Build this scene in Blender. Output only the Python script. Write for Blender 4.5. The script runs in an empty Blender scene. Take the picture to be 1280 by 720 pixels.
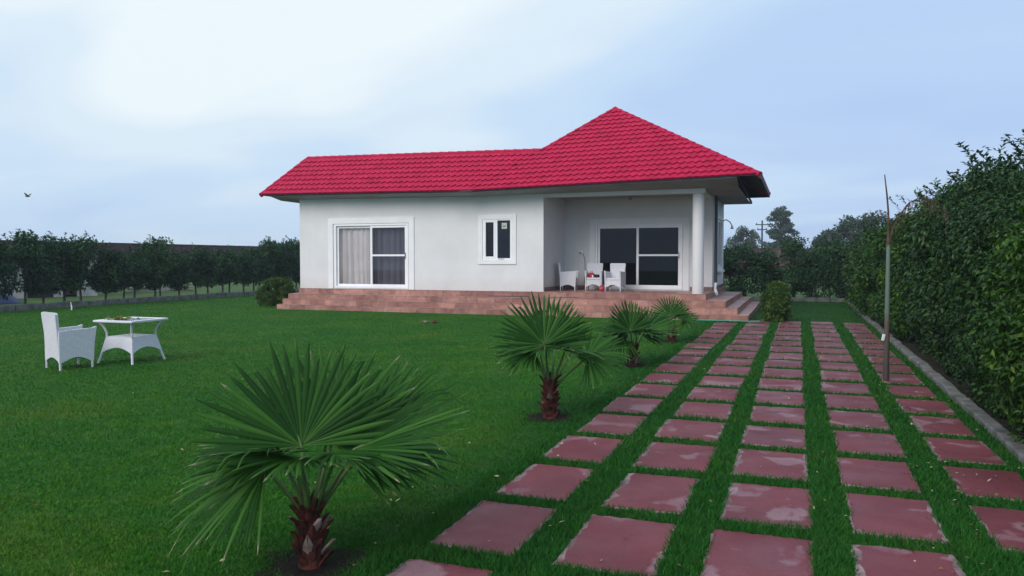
import bpy, bmesh, math, random
import numpy as np
from mathutils import Vector, Matrix

random.seed(7)
rng = np.random.default_rng(11)
R = math.radians
sc = bpy.context.scene
col = sc.collection

# ------------------------------------------------------------------ camera
YAW, PITCH = 20.35, 2.14
cd = bpy.data.cameras.new('camera')
cd.sensor_width = 36.0
cd.lens = 965 / 1280 * 36
cd.clip_start, cd.clip_end = 0.05, 3000
cam = bpy.data.objects.new('camera', cd)
cam.location = (0, 0, 1.7)
cam.rotation_euler = (R(90 - PITCH), 0, R(YAW))
col.objects.link(cam)
sc.camera = cam
CR = Vector((math.cos(R(YAW)), math.sin(R(YAW)), 0))      # right of the view
CF = Vector((-math.sin(R(YAW)), math.cos(R(YAW)), 0))     # ahead of the view

# ------------------------------------------------------------------ sky and sun
SUN_EL, SUN_AZ = 36, 200        # azimuth clockwise from +Y
w = bpy.data.worlds.new('World')
sc.world = w
w.use_nodes = True
nt = w.node_tree
for n in list(nt.nodes):
    nt.nodes.remove(n)


def N(nt, kind, **kw):
    n = nt.nodes.new(kind)
    for k, v in kw.items():
        if k == 'inp':
            for kk, vv in v.items():
                n.inputs[kk].default_value = vv
        else:
            setattr(n, k, v)
    return n


def ramp(nt, stops, interp='LINEAR'):
    n = nt.nodes.new('ShaderNodeValToRGB')
    cr = n.color_ramp
    cr.interpolation = interp
    while len(cr.elements) < len(stops):
        cr.elements.new(0.5)
    for e, (p, c) in zip(cr.elements, stops):
        e.position = p
        e.color = (c[0], c[1], c[2], 1) if not isinstance(c, (int, float)) else (c, c, c, 1)
    return n


def lk(nt, a, b):
    nt.links.new(a, b)


def mixc(nt, fac, a, b, blend='MIX'):
    m = nt.nodes.new('ShaderNodeMix')
    m.data_type = 'RGBA'
    m.blend_type = blend
    for sock, v in ((0, fac), (6, a), (7, b)):
        if isinstance(v, (int, float)):
            m.inputs[sock].default_value = v
        elif isinstance(v, tuple):
            m.inputs[sock].default_value = (v[0], v[1], v[2], 1)
        else:
            nt.links.new(v, m.inputs[sock])
    return m.outputs[2]


def math_(nt, op, a, b=None, c=None, clamp=False):
    m = nt.nodes.new('ShaderNodeMath')
    m.operation = op
    m.use_clamp = clamp
    for i, v in enumerate((a, b, c)):
        if v is None:
            continue
        if isinstance(v, (int, float)):
            m.inputs[i].default_value = v
        else:
            nt.links.new(v, m.inputs[i])
    return m.outputs[0]


sky = N(nt, 'ShaderNodeTexSky', sky_type='NISHITA', sun_disc=False, sun_elevation=R(SUN_EL),
        sun_rotation=R(SUN_AZ), air_density=1.6, dust_density=3.0, ozone_density=2.0)
tc = N(nt, 'ShaderNodeTexCoord')
sep = N(nt, 'ShaderNodeSeparateXYZ')
lk(nt, tc.outputs['Generated'], sep.inputs[0])
# cloud sheet overhead: direction projected on a plane
den = math_(nt, 'ADD', math_(nt, 'MAXIMUM', sep.outputs[2], 0.0), 0.22)
cx = math_(nt, 'DIVIDE', sep.outputs[0], den)
cy = math_(nt, 'DIVIDE', sep.outputs[1], den)
cv = N(nt, 'ShaderNodeCombineXYZ')
lk(nt, cx, cv.inputs[0]); lk(nt, cy, cv.inputs[1])
n1 = N(nt, 'ShaderNodeTexNoise', inp={'Scale': 0.75, 'Detail': 4.0, 'Roughness': 0.42, 'Distortion': 0.35})
mp = N(nt, 'ShaderNodeMapping', inp={'Location': (3.1, 1.7, 0.4), 'Scale': (1.0, 1.5, 1)})
lk(nt, cv.outputs[0], mp.inputs[0]); lk(nt, mp.outputs[0], n1.inputs['Vector'])
# the thin bright part of the cloud cover, up on the side the light breaks through
gd = Vector((-0.72, 0.46, 0.60)).normalized()
vm = N(nt, 'ShaderNodeVectorMath', operation='DOT_PRODUCT')
lk(nt, tc.outputs['Generated'], vm.inputs[0]); vm.inputs[1].default_value = gd
glow = N(nt, 'ShaderNodeMapRange', interpolation_type='SMOOTHSTEP', inp={1: 0.55, 2: 1.0, 3: 0.0, 4: 1.0})
lk(nt, vm.outputs['Value'], glow.inputs[0])
elev = N(nt, 'ShaderNodeMapRange', interpolation_type='SMOOTHSTEP', inp={1: 0.0, 2: 0.42, 3: 0.0, 4: 1.0})
lk(nt, sep.outputs[2], elev.inputs[0])
thick = math_(nt, 'ADD', math_(nt, 'MULTIPLY_ADD', n1.outputs[0], 1.05, -0.08), math_(nt, 'MULTIPLY', glow.outputs[0], 0.36))
thick = math_(nt, 'ADD', thick, math_(nt, 'MULTIPLY', elev.outputs[0], 0.17))
cl = ramp(nt, [(0.26, (4.9, 6.8, 10.4)), (0.46, (5.6, 7.5, 10.7)), (0.64, (6.7, 8.7, 11.0)), (0.86, (8.4, 9.9, 11.2)), (1.0, (10.0, 11.0, 11.6))], 'EASE')
lk(nt, thick, cl.inputs[0])
skycol = mixc(nt, 0.94, sky.outputs[0], cl.outputs[0])
bg = N(nt, 'ShaderNodeBackground', inp={'Strength': 0.09})
lk(nt, skycol, bg.inputs[0])
wo = N(nt, 'ShaderNodeOutputWorld')
lk(nt, bg.outputs[0], wo.inputs[0])

sd = bpy.data.lights.new('sun', 'SUN')
sd.energy = 2.5
sd.angle = R(40)
sd.color = (1.0, 0.93, 0.90)
sun = bpy.data.objects.new('sun', sd)
az = R(SUN_AZ)
sdir = Vector((math.sin(az) * math.cos(R(SUN_EL)), math.cos(az) * math.cos(R(SUN_EL)), math.sin(R(SUN_EL))))
sun.rotation_euler = sdir.to_track_quat('Z', 'Y').to_euler()
sun.location = (0, 0, 30)
col.objects.link(sun)

vs = sc.view_settings
vs.view_transform = 'Standard'
vs.look = 'None'
vs.exposure = 0.0
vs.gamma = 1.0
vs.use_curve_mapping = False
sc.cycles.max_bounces = 6
sc.cycles.transparent_max_bounces = 8

HAZE = 0.0007

# ------------------------------------------------------------------ object helpers


def tag(o, label=None, cat=None, group=None, kind=None):
    if label: o['label'] = label
    if cat: o['category'] = cat
    if group: o['group'] = group
    if kind: o['kind'] = kind
    return o


def empty(name, loc=(0, 0, 0), rz=0.0):
    o = bpy.data.objects.new(name, None)
    o.location = loc
    o.rotation_euler = (0, 0, rz)
    o.empty_display_size = 0.2
    col.objects.link(o)
    return o


def link(name, me, mats, parent=None, smooth=False):
    if not isinstance(mats, (list, tuple)):
        mats = [mats]
    for m in mats:
        me.materials.append(m)
    if smooth:
        me.polygons.foreach_set('use_smooth', [True] * len(me.polygons))
        me.set_sharp_from_angle(angle=R(40))
    o = bpy.data.objects.new(name, me)
    col.objects.link(o)
    if parent: o.parent = parent
    return o


def copy_tree(o, parent=None):
    c = o.copy()
    col.objects.link(c)
    c.parent = parent
    for ch in list(o.children):
        copy_tree(ch, c)
    return c


def tri_mesh(name, verts, tris, tint=None):
    me = bpy.data.meshes.new(name)
    verts = np.asarray(verts, np.float32); tris = np.asarray(tris, np.int32)
    k = tris.shape[1]
    me.vertices.add(len(verts)); me.vertices.foreach_set('co', verts.ravel())
    me.loops.add(tris.size); me.loops.foreach_set('vertex_index', tris.ravel())
    me.polygons.add(len(tris)); me.polygons.foreach_set('loop_start', np.arange(0, tris.size, k, dtype=np.int32))
    me.update(calc_edges=True)
    if tint is not None:
        a = me.attributes.new('tint', 'FLOAT', 'POINT')
        a.data.foreach_set('value', np.asarray(tint, np.float32))
    return me


class MB:
    """collects shapes, then links them as one mesh object"""

    def __init__(self):
        self.bm = bmesh.new()
        self.mi = 0

    def face(self, pts):
        f = self.bm.faces.new([self.bm.verts.new(p) for p in pts])
        f.material_index = self.mi
        return f

    def box(self, x0, x1, y0, y1, z0, z1, bevel=0.0):
        b = bmesh.new()
        bmesh.ops.create_cube(b, size=1)
        bmesh.ops.scale(b, vec=(x1 - x0, y1 - y0, z1 - z0), verts=b.verts)
        bmesh.ops.translate(b, vec=((x0 + x1) / 2, (y0 + y1) / 2, (z0 + z1) / 2), verts=b.verts)
        if bevel:
            bmesh.ops.bevel(b, geom=b.edges[:], offset=bevel, segments=2, affect='EDGES', profile=0.5)
        return self.add(b)

    def add(self, b, mat=None):
        if mat is not None:
            bmesh.ops.transform(b, matrix=mat, verts=b.verts)
        m = {}
        for v in b.verts: m[v] = self.bm.verts.new(v.co)
        for f in b.faces:
            g = self.bm.faces.new([m[v] for v in f.verts]); g.material_index = self.mi
        b.free()
        return self

    def tube(self, pts, rad, seg=8, cap=True):
        pts = [Vector(p) for p in pts]
        if not isinstance(rad, (list, tuple)): rad = [rad] * len(pts)
        rings = []
        up = Vector((0.13, 0.21, 0.97)).normalized()
        for i, p in enumerate(pts):
            t = (pts[min(i + 1, len(pts) - 1)] - pts[max(i - 1, 0)]).normalized()
            a = t.cross(up)
            if a.length < 1e-3: a = t.cross(Vector((1, 0, 0)))
            a.normalize(); b = t.cross(a).normalized()
            rings.append([self.bm.verts.new(p + (a * math.cos(q) + b * math.sin(q)) * rad[i])
                          for q in [2 * math.pi * k / seg for k in range(seg)]])
        for r0, r1 in zip(rings, rings[1:]):
            for k in range(seg):
                f = self.bm.faces.new((r0[k], r0[(k + 1) % seg], r1[(k + 1) % seg], r1[k]))
                f.material_index = self.mi
        if cap:
            for r in (rings[0], rings[-1]):
                f = self.bm.faces.new(r if r is rings[-1] else r[::-1]); f.material_index = self.mi
        return self

    def lathe(self, prof, c=(0, 0, 0), seg=16):
        rings = [[self.bm.verts.new((c[0] + r * math.cos(2 * math.pi * k / seg), c[1] + r * math.sin(2 * math.pi * k / seg), c[2] + z))
                  for k in range(seg)] for r, z in prof]
        for r0, r1 in zip(rings, rings[1:]):
            for k in range(seg):
                self.bm.faces.new((r0[k], r0[(k + 1) % seg], r1[(k + 1) % seg], r1[k])).material_index = self.mi
        self.bm.faces.new(rings[0][::-1]); self.bm.faces.new(rings[-1])
        return self

    def slab(self, outline, to3, thick):
        """outline 2-D points; to3(u,v,w) -> point; extruded from w=0 to w=thick"""
        a = [self.bm.verts.new(to3(u, v, 0)) for u, v in outline]
        b = [self.bm.verts.new(to3(u, v, thick)) for u, v in outline]
        n = len(a)
        fs = [self.bm.faces.new(a), self.bm.faces.new(b[::-1])]
        for i in range(n):
            fs.append(self.bm.faces.new((a[i], b[i], b[(i + 1) % n], a[(i + 1) % n])))
        for f in fs: f.material_index = self.mi
        return self

    def build(self, name, mats, parent=None, smooth=False, autosmooth=False):
        bmesh.ops.recalc_face_normals(self.bm, faces=self.bm.faces)
        me = bpy.data.meshes.new(name)
        self.bm.to_mesh(me)
        self.bm.free()
        return link(name, me, mats, parent, smooth)


# ------------------------------------------------------------------ materials


def mat(name, color=(0.5, 0.5, 0.5), rough=0.6, spec=0.5, metal=0.0):
    m = bpy.data.materials.new(name)
    m.use_nodes = True
    b = m.node_tree.nodes['Principled BSDF']
    b.inputs['Base Color'].default_value = (*color, 1)
    b.inputs['Roughness'].default_value = rough
    b.inputs['Specular IOR Level'].default_value = spec
    b.inputs['Metallic'].default_value = metal
    return m, m.node_tree, b


def pos(nt):
    return N(nt, 'ShaderNodeNewGeometry').outputs['Position']


def noise(nt, vec, scale, detail=4.0, rough=0.55, dist=0.0):
    n = N(nt, 'ShaderNodeTexNoise', inp={'Scale': scale, 'Detail': detail, 'Roughness': rough, 'Distortion': dist})
    if vec is not None: lk(nt, vec, n.inputs['Vector'])
    return n.outputs[0]


def bump(nt, b, h, strength, dist):
    n = N(nt, 'ShaderNodeBump', inp={'Strength': strength, 'Distance': dist})
    lk(nt, h, n.inputs['Height']); lk(nt, n.outputs[0], b.inputs['Normal'])


def varied(name, c0, c1, scale, rough=0.7, spec=0.3, bmp=0.0, bdist=0.01, local=False, detail=5.0):
    m, nt, b = mat(name, c0, rough, spec)
    p = N(nt, 'ShaderNodeTexCoord').outputs['Object'] if local else pos(nt)
    n = noise(nt, p, scale, detail)
    r = ramp(nt, [(0.35, c0), (0.66, c1)])
    lk(nt, n, r.inputs[0]); lk(nt, r.outputs[0], b.inputs['Base Color'])
    if bmp:
        bump(nt, b, noise(nt, p, scale * 6, 3.0), bmp, bdist)
    return m


def leafmat(name, stops, rough=0.45, trans=0.18, spec=0.35):
    m, nt, b = mat(name, stops[0][1], rough, spec)
    at = N(nt, 'ShaderNodeAttribute', attribute_name='tint')
    r = ramp(nt, stops)
    lk(nt, at.outputs['Fac'], r.inputs[0]); lk(nt, r.outputs[0], b.inputs['Base Color'])
    t = N(nt, 'ShaderNodeBsdfTranslucent')
    lk(nt, r.outputs[0], t.inputs[0])
    mx = N(nt, 'ShaderNodeMixShader', inp={0: trans})
    lk(nt, b.outputs[0], mx.inputs[1]); lk(nt, t.outputs[0], mx.inputs[2])
    lk(nt, mx.outputs[0], nt.nodes['Material Output'].inputs[0])
    return m


# lawn turf: the same colours on the soil sheet and on the blades
def turf(name, blades):
    m, nt, b = mat(name, (0.03, 0.09, 0.02), 0.75, 0.12)
    p = pos(nt)
    big = noise(nt, p, 0.55, 4.0, 0.6)
    mid = noise(nt, p, 3.2, 5.0, 0.62)
    r = ramp(nt, [(0.32, (0.022, 0.130, 0.015)), (0.50, (0.040, 0.168, 0.014)), (0.70, (0.098, 0.190, 0.017))])
    lk(nt, math_(nt, 'ADD', math_(nt, 'MULTIPLY', big, 0.6), math_(nt, 'MULTIPLY', mid, 0.4)), r.inputs[0])
    c = r.outputs[0]
    sx = N(nt, 'ShaderNodeSeparateXYZ'); lk(nt, p, sx.inputs[0])
    edge = math_(nt, 'ADD', sx.outputs[0], math_(nt, 'MULTIPLY', mid, 1.1))
    pth = N(nt, 'ShaderNodeMapRange', interpolation_type='SMOOTHSTEP', inp={1: -2.7, 2: -1.45, 3: 0.0, 4: 1.0})
    lk(nt, edge, pth.inputs[0])
    c = mixc(nt, pth.outputs[0], c, mixc(nt, 0.35, (0.012, 0.085, 0.016), c))
    if blades:
        at = N(nt, 'ShaderNodeAttribute', attribute_name='tint')
        rr = ramp(nt, [(0.0, (0.65, 0.68, 0.62)), (0.8, (1.15, 1.15, 1.1)), (0.94, (1.4, 1.3, 1.15)), (1.0, (2.4, 1.6, 2.0))])
        lk(nt, at.outputs['Fac'], rr.inputs[0])
        c = mixc(nt, 1.0, c, rr.outputs[0], 'MULTIPLY')
        t = N(nt, 'ShaderNodeBsdfTranslucent'); lk(nt, c, t.inputs[0])
        mx = N(nt, 'ShaderNodeMixShader', inp={0: 0.2})
        lk(nt, b.outputs[0], mx.inputs[1]); lk(nt, t.outputs[0], mx.inputs[2])
        lk(nt, mx.outputs[0], nt.nodes['Material Output'].inputs[0])
    else:
        fine = noise(nt, p, 60, 3.0, 0.7)
        fr = ramp(nt, [(0.3, 0.4), (0.7, 0.75)])
        lk(nt, fine, fr.inputs[0])
        c = mixc(nt, 1.0, c, fr.outputs[0], 'MULTIPLY')
        bump(nt, b, fine, 0.8, 0.03)
    lk(nt, c, b.inputs['Base Color'])
    return m


M = {}
M['turf'] = turf('turf_soil', False)
M['blades'] = turf('turf_blades', True)
M['field'] = varied('field_grass', (0.025, 0.075, 0.018), (0.075, 0.12, 0.035), 1.1, 0.9, 0.1, 0.5, 0.03)
M['soil'] = varied('dark_soil', (0.010, 0.008, 0.007), (0.022, 0.017, 0.013), 9, 0.95, 0.1, 0.9, 0.02)
M['bed'] = varied('hedge_bed_soil', (0.02, 0.02, 0.014), (0.045, 0.04, 0.026), 5, 0.95, 0.1, 0.9, 0.03)
M['kerb'] = varied('kerb_concrete', (0.085, 0.09, 0.08), (0.20, 0.195, 0.185), 4.5, 0.85, 0.2, 0.5, 0.006)

def plaster():
    m, nt, b = mat('white_painted_plaster', (0.68, 0.68, 0.68), 0.8, 0.2)
    p = pos(nt)
    r = ramp(nt, [(0.3, (0.64, 0.635, 0.63)), (0.7, (0.72, 0.715, 0.71))])
    lk(nt, noise(nt, p, 0.9, 6.0, 0.65), r.inputs[0])
    mp = N(nt, 'ShaderNodeMapping', inp={'Scale': (5.5, 5.5, 0.35)}); lk(nt, p, mp.inputs[0])
    st = ramp(nt, [(0.58, 0.0), (0.80, 0.30)]); lk(nt, noise(nt, mp.outputs[0], 1.0, 5.0, 0.7), st.inputs[0])
    c = mixc(nt, st.outputs[0], r.outputs[0], (0.50, 0.49, 0.47))
    sp = N(nt, 'ShaderNodeSeparateXYZ'); lk(nt, p, sp.inputs[0])
    low = N(nt, 'ShaderNodeMapRange', inp={1: 0.70, 2: 1.15, 3: 0.5, 4: 0.0}); lk(nt, sp.outputs[2], low.inputs[0])
    c = mixc(nt, math_(nt, 'MULTIPLY', low.outputs[0], noise(nt, p, 5.0, 6.0, 0.7)), c, (0.44, 0.36, 0.32))
    lk(nt, c, b.inputs['Base Color'])
    bump(nt, b, noise(nt, p, 9, 5.0, 0.6), 0.25, 0.006)
    return m


M['wall'] = plaster()
M['trim'] = varied('white_trim_paint', (0.74, 0.74, 0.74), (0.80, 0.80, 0.80), 2, 0.6, 0.3)
M['white'] = varied('white_upvc', (0.80, 0.80, 0.81), (0.86, 0.86, 0.87), 3, 0.35, 0.4)
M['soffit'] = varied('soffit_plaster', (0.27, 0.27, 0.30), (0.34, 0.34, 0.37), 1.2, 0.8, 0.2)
M['lining'] = mat('roof_lining', (0.045, 0.05, 0.07), 0.7, 0.3)[0]
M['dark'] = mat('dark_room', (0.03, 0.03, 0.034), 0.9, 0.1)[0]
M['curtain'] = varied('cream_curtain', (0.80, 0.72, 0.69), (0.88, 0.82, 0.79), 2.0, 0.9, 0.1, local=True)
M['curtain_grey'] = varied('grey_curtain', (0.26, 0.26, 0.29), (0.36, 0.36, 0.39), 2.0, 0.9, 0.1, local=True)
M['pipe'] = mat('dark_pipe', (0.045, 0.05, 0.06), 0.5, 0.4)[0]
M['metal'] = mat('grey_metal', (0.25, 0.25, 0.27), 0.4, 0.5, 0.6)[0]
M['glass_dark'] = mat('dark_inset_glass', (0.10, 0.13, 0.17), 0.12, 0.6)[0]
M['red'] = mat('red_plastic', (0.45, 0.03, 0.05), 0.4, 0.5)[0]
M['black'] = mat('black_cloth', (0.02, 0.02, 0.022), 0.8, 0.2)[0]
M['bark'] = varied('grey_bark', (0.06, 0.05, 0.04), (0.13, 0.11, 0.09), 14, 0.9, 0.2, 0.7, 0.01, local=True)
M['brick'] = varied('old_brick_wall', (0.05, 0.030, 0.030), (0.12, 0.075, 0.07), 1.6, 0.9, 0.1, 0.6, 0.02)


def roofmat():
    m, nt, b = mat('red_tile_sheet', (0.62, 0.012, 0.055), 0.6, 0.14)
    p = pos(nt)
    r = ramp(nt, [(0.35, (0.32, 0.004, 0.034)), (0.65, (0.47, 0.008, 0.058))])
    lk(nt, noise(nt, p, 2.4, 6.0, 0.75), r.inputs[0])
    st = ramp(nt, [(0.68, 0.0), (0.80, 0.35)])
    mp = N(nt, 'ShaderNodeMapping', inp={'Scale': (5, 1.2, 1.2)})
    lk(nt, p, mp.inputs[0]); lk(nt, noise(nt, mp.outputs[0], 1.0, 5.0, 0.7), st.inputs[0])
    lk(nt, mixc(nt, st.outputs[0], r.outputs[0], (0.30, 0.022, 0.062)), b.inputs['Base Color'])
    return m


M['roof'] = roofmat()


def stepmat():
    m, nt, b = mat('brown_step_tile', (0.3, 0.18, 0.16), 0.38, 0.4)
    p = pos(nt)
    s = N(nt, 'ShaderNodeSeparateXYZ'); lk(nt, p, s.inputs[0])
    u = math_(nt, 'ADD', s.outputs[0], math_(nt, 'MULTIPLY', s.outputs[1], 1.0))
    c = N(nt, 'ShaderNodeCombineXYZ'); lk(nt, u, c.inputs[0]); lk(nt, math_(nt, 'ADD', s.outputs[2], 0.012), c.inputs[1])
    br = N(nt, 'ShaderNodeTexBrick', offset=0.5, inp={'Scale': 1.0, 'Mortar Size': 0.006, 'Mortar Smooth': 0.2, 'Bias': 0.0,
           'Brick Width': 0.6, 'Row Height': 0.171, 'Color1': (0.27, 0.125, 0.098, 1), 'Color2': (0.44, 0.235, 0.185, 1), 'Mortar': (0.13, 0.09, 0.085, 1)})
    lk(nt, c.outputs[0], br.inputs['Vector'])
    n = noise(nt, p, 2.6, 6.0, 0.65, 1.2)
    r = ramp(nt, [(0.36, (0.66, 0.62, 0.66)), (0.55, (1, 1, 1)), (0.70, (1.28, 1.2, 1.18))])
    lk(nt, n, r.inputs[0])
    lk(nt, mixc(nt, 1.0, br.outputs[0], r.outputs[0], 'MULTIPLY'), b.inputs['Base Color'])
    return m


M['step'] = stepmat()
M['skirting'] = varied('skirting_tile', (0.16, 0.10, 0.10), (0.24, 0.15, 0.14), 3, 0.4, 0.4)


def slabmat():
    m, nt, b = mat('red_paving_stone', (0.22, 0.07, 0.08), 0.5, 0.22)
    p = pos(nt)
    r = ramp(nt, [(0.30, (0.115, 0.026, 0.035)), (0.62, (0.178, 0.044, 0.054)), (0.8, (0.225, 0.066, 0.072))])
    lk(nt, noise(nt, p, 1.1, 6.0, 0.6), r.inputs[0])
    # dried-out cement film: sharp-edged pale islands
    isl = noise(nt, p, 2.3, 5.0, 0.5, 0.45)
    reg = noise(nt, p, 0.35, 1.0)
    thr = math_(nt, 'ADD', isl, math_(nt, 'MULTIPLY', math_(nt, 'SUBTRACT', reg, 0.5), 0.35))
    mk = ramp(nt, [(0.575, 0.0), (0.62, 0.75), (0.72, 0.6), (0.80, 1.0)])
    lk(nt, thr, mk.inputs[0])
    pale = ramp(nt, [(0.35, (0.19, 0.080, 0.098)), (0.62, (0.29, 0.18, 0.195)), (0.75, (0.42, 0.36, 0.34))])
    lk(nt, noise(nt, p, 0.9, 3.0), pale.inputs[0])
    c = mixc(nt, mk.outputs[0], r.outputs[0], pale.outputs[0])
    # dirt specks
    sp = ramp(nt, [(0.70, 0.0), (0.76, 0.8)])
    lk(nt, noise(nt, p, 16, 4.0, 0.7), sp.inputs[0])
    c = mixc(nt, sp.outputs[0], c, (0.05, 0.032, 0.03))
    gr = ramp(nt, [(0.3, 0.78), (0.7, 1.18)]); lk(nt, noise(nt, p, 70, 4.0, 0.75), gr.inputs[0])
    c = mixc(nt, 1.0, c, gr.outputs[0], 'MULTIPLY')
    lk(nt, c, b.inputs['Base Color'])
    rr = ramp(nt, [(0.3, 0.42), (0.7, 0.72)])
    lk(nt, noise(nt, p, 1.9, 3.0), rr.inputs[0]); lk(nt, rr.outputs[0], b.inputs['Roughness'])
    bump(nt, b, noise(nt, p, 24, 4.0), 0.25, 0.004)
    return m


M['slab'] = slabmat()
M['rim'] = varied('slab_cement_rim', (0.13, 0.075, 0.08), (0.28, 0.20, 0.20), 7, 0.8, 0.2, 0.5, 0.005)


def wickermat(name, c):
    m, nt, b = mat(name, c, 0.5, 0.35)
    o = N(nt, 'ShaderNodeTexCoord').outputs['Object']
    s = N(nt, 'ShaderNodeSeparateXYZ'); lk(nt, o, s.inputs[0])
    u = math_(nt, 'ADD', s.outputs[0], s.outputs[1])
    cc = N(nt, 'ShaderNodeCombineXYZ'); lk(nt, u, cc.inputs[0]); lk(nt, s.outputs[2], cc.inputs[1])
    br = N(nt, 'ShaderNodeTexBrick', offset=0.5, inp={'Scale': 1.0, 'Mortar Size': 0.004, 'Mortar Smooth': 0.8, 'Brick Width': 0.04, 'Row Height': 0.018,
           'Color1': (c[0], c[1], c[2], 1), 'Color2': (c[0] * .9, c[1] * .9, c[2] * .92, 1), 'Mortar': (c[0] * .5, c[1] * .5, c[2] * .55, 1)})
    lk(nt, cc.outputs[0], br.inputs['Vector'])
    lk(nt, br.outputs[0], b.inputs['Base Color'])
    bump(nt, b, br.outputs['Fac'], -0.9, 0.006)
    return m


M['wicker'] = wickermat('white_wicker', (0.78, 0.78, 0.80))


def glassmat(name, refl, tint):
    m = bpy.data.materials.new(name); m.use_nodes = True
    nt = m.node_tree
    nt.nodes.remove(nt.nodes['Principled BSDF'])
    g = N(nt, 'ShaderNodeBsdfGlossy', inp={'Roughness': 0.02, 'Color': (1, 1, 1, 1)})
    t = N(nt, 'ShaderNodeBsdfTransparent', inp={'Color': (*tint, 1)})
    mx = N(nt, 'ShaderNodeMixShader')
    fr = N(nt, 'ShaderNodeFresnel', inp={'IOR': 1.5})
    lk(nt, math_(nt, 'MULTIPLY', fr.outputs[0], refl), mx.inputs[0])
    lk(nt, t.outputs[0], mx.inputs[1]); lk(nt, g.outputs[0], mx.inputs[2])
    lk(nt, mx.outputs[0], nt.nodes['Material Output'].inputs[0])
    return m


M['pane'] = glassmat('clear_pane', 1.0, (0.9, 0.92, 0.95))
M['pane_tint'] = glassmat('tinted_pane', 0.9, (0.30, 0.31, 0.36))
M['pane_blue'] = glassmat('bluish_pane', 1.0, (0.2, 0.24, 0.38))
M['pane_dark'] = glassmat('dark_pane', 0.7, (0.09, 0.10, 0.16))

M['palm'] = leafmat('palm_leaf', [(0.0, (0.004, 0.024, 0.003)), (0.5, (0.013, 0.066, 0.006)), (0.8, (0.045, 0.135, 0.018)), (0.93, (0.09, 0.13, 0.05)), (1.0, (0.26, 0.25, 0.15))], 0.55, 0.22, 0.14)
M['petiole'] = varied('palm_petiole', (0.05, 0.11, 0.025), (0.09, 0.15, 0.045), 8, 0.5, 0.3, local=True)
M['boot'] = varied('palm_trunk_fibre', (0.016, 0.008, 0.007), (0.12, 0.034, 0.022), 11, 0.85, 0.2, 0.8, 0.012, local=True)
M['boot_tip'] = varied('palm_cut_stub', (0.16, 0.10, 0.08), (0.35, 0.27, 0.24), 9, 0.85, 0.2, local=True)
M['hedge_dark'] = leafmat('ficus_leaf_dark', [(0.0, (0.005, 0.020, 0.005)), (0.55, (0.014, 0.050, 0.010)), (1.0, (0.050, 0.120, 0.016))], 0.42, 0.14, 0.22)
M['hedge_light'] = leafmat('ficus_leaf_light', [(0.0, (0.006, 0.028, 0.004)), (0.55, (0.026, 0.084, 0.008)), (1.0, (0.105, 0.195, 0.014))], 0.42, 0.2, 0.2)
M['tree_leaf'] = leafmat('tree_leaf', [(0.0, (0.006, 0.026, 0.012)), (0.5, (0.019, 0.066, 0.024)), (1.0, (0.062, 0.14, 0.040))], 0.5, 0.15, 0.15)
M['far_leaf'] = leafmat('far_tree_leaf', [(0.0, (0.025, 0.055, 0.035)), (1.0, (0.05, 0.09, 0.05))], 0.6, 0.15)
M['shrub_leaf'] = leafmat('shrub_leaf', [(0.0, (0.010, 0.038, 0.007)), (0.5, (0.038, 0.095, 0.013)), (1.0, (0.15, 0.22, 0.025))], 0.45, 0.18, 0.2)
M['dry_leaf'] = leafmat('dry_leaf', [(0.0, (0.10, 0.045, 0.02)), (0.5, (0.22, 0.14, 0.06)), (1.0, (0.5, 0.42, 0.26))], 0.7, 0.1)
M['dead'] = varied('dead_frond', (0.05, 0.035, 0.028), (0.12, 0.085, 0.06), 8, .9, .1, local=True)

# ------------------------------------------------------------------ ground


def sheet(name, x0, x1, y0, y1, z, m, holes=None):
    mb = MB(); mb.face([(x0, y0, z), (x1, y0, z), (x1, y1, z), (x0, y1, z)])
    return tag(mb.build(name, m), kind='structure')


sheet('ground', -420, 420, -60, 640, 0.0, M['field'])
LAWN_L, LAWN_R, LAWN_B = -24.0, 1.74, 33.0
sheet('lawn', LAWN_L, LAWN_R, -12, LAWN_B, 0.006, M['turf'])
sheet('soil_bed', LAWN_R + 0.17, 4.2, -12, 36, 0.010, M['bed'])
PALMS = [(-2.5, 3.55), (-2.46, 7.8), (-2.45, 12.15), (-2.42, 15.95)]
for i, (px, py) in enumerate(PALMS):
    mb = MB(); n = 22
    mb.face([(px + 0.30 * (1 + 0.18 * math.sin(3 * a + i) + 0.1 * math.sin(7 * a)) * math.cos(a),
              py + 0.27 * (1 + 0.18 * math.sin(2 * a + i)) * math.sin(a), 0.014) for a in [2 * math.pi * k / n for k in range(n)]])
    tag(mb.build('soil_patch', M['soil']), kind='structure')

# kerbs: rows of concrete blocks
mb = MB()


def kerb_run(mb, a, b, wd, h, step, seed):
    r = random.Random(seed)
    a = Vector((*a, 0)); b = Vector((*b, 0))
    d = (b - a).normalized(); s = Vector((-d.y, d.x, 0))
    L = (b - a).length; t = 0
    while t < L - 0.05:
        l = min(step * r.uniform(0.9, 1.1), L - t)
        bb = bmesh.new()
        bmesh.ops.create_cube(bb, size=1)
        bmesh.ops.scale(bb, vec=(l - 0.014, wd * r.uniform(0.94, 1.04), h + 0.06), verts=bb.verts)
        bmesh.ops.bevel(bb, geom=bb.edges[:], offset=0.016, segments=2, affect='EDGES', profile=0.5)
        c = a + d * (t + l / 2) + s * r.uniform(-0.012, 0.012)
        m = Matrix.Translation((c.x, c.y, (h - 0.06) / 2 + r.uniform(-0.012, 0.012))) @ Matrix.Rotation(math.atan2(d.y, d.x) + r.uniform(-0.02, 0.02), 4, 'Z') @ Matrix.Rotation(r.uniform(-0.03, 0.03), 4, 'Y')
        mb.add(bb, m)
        t += l


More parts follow.
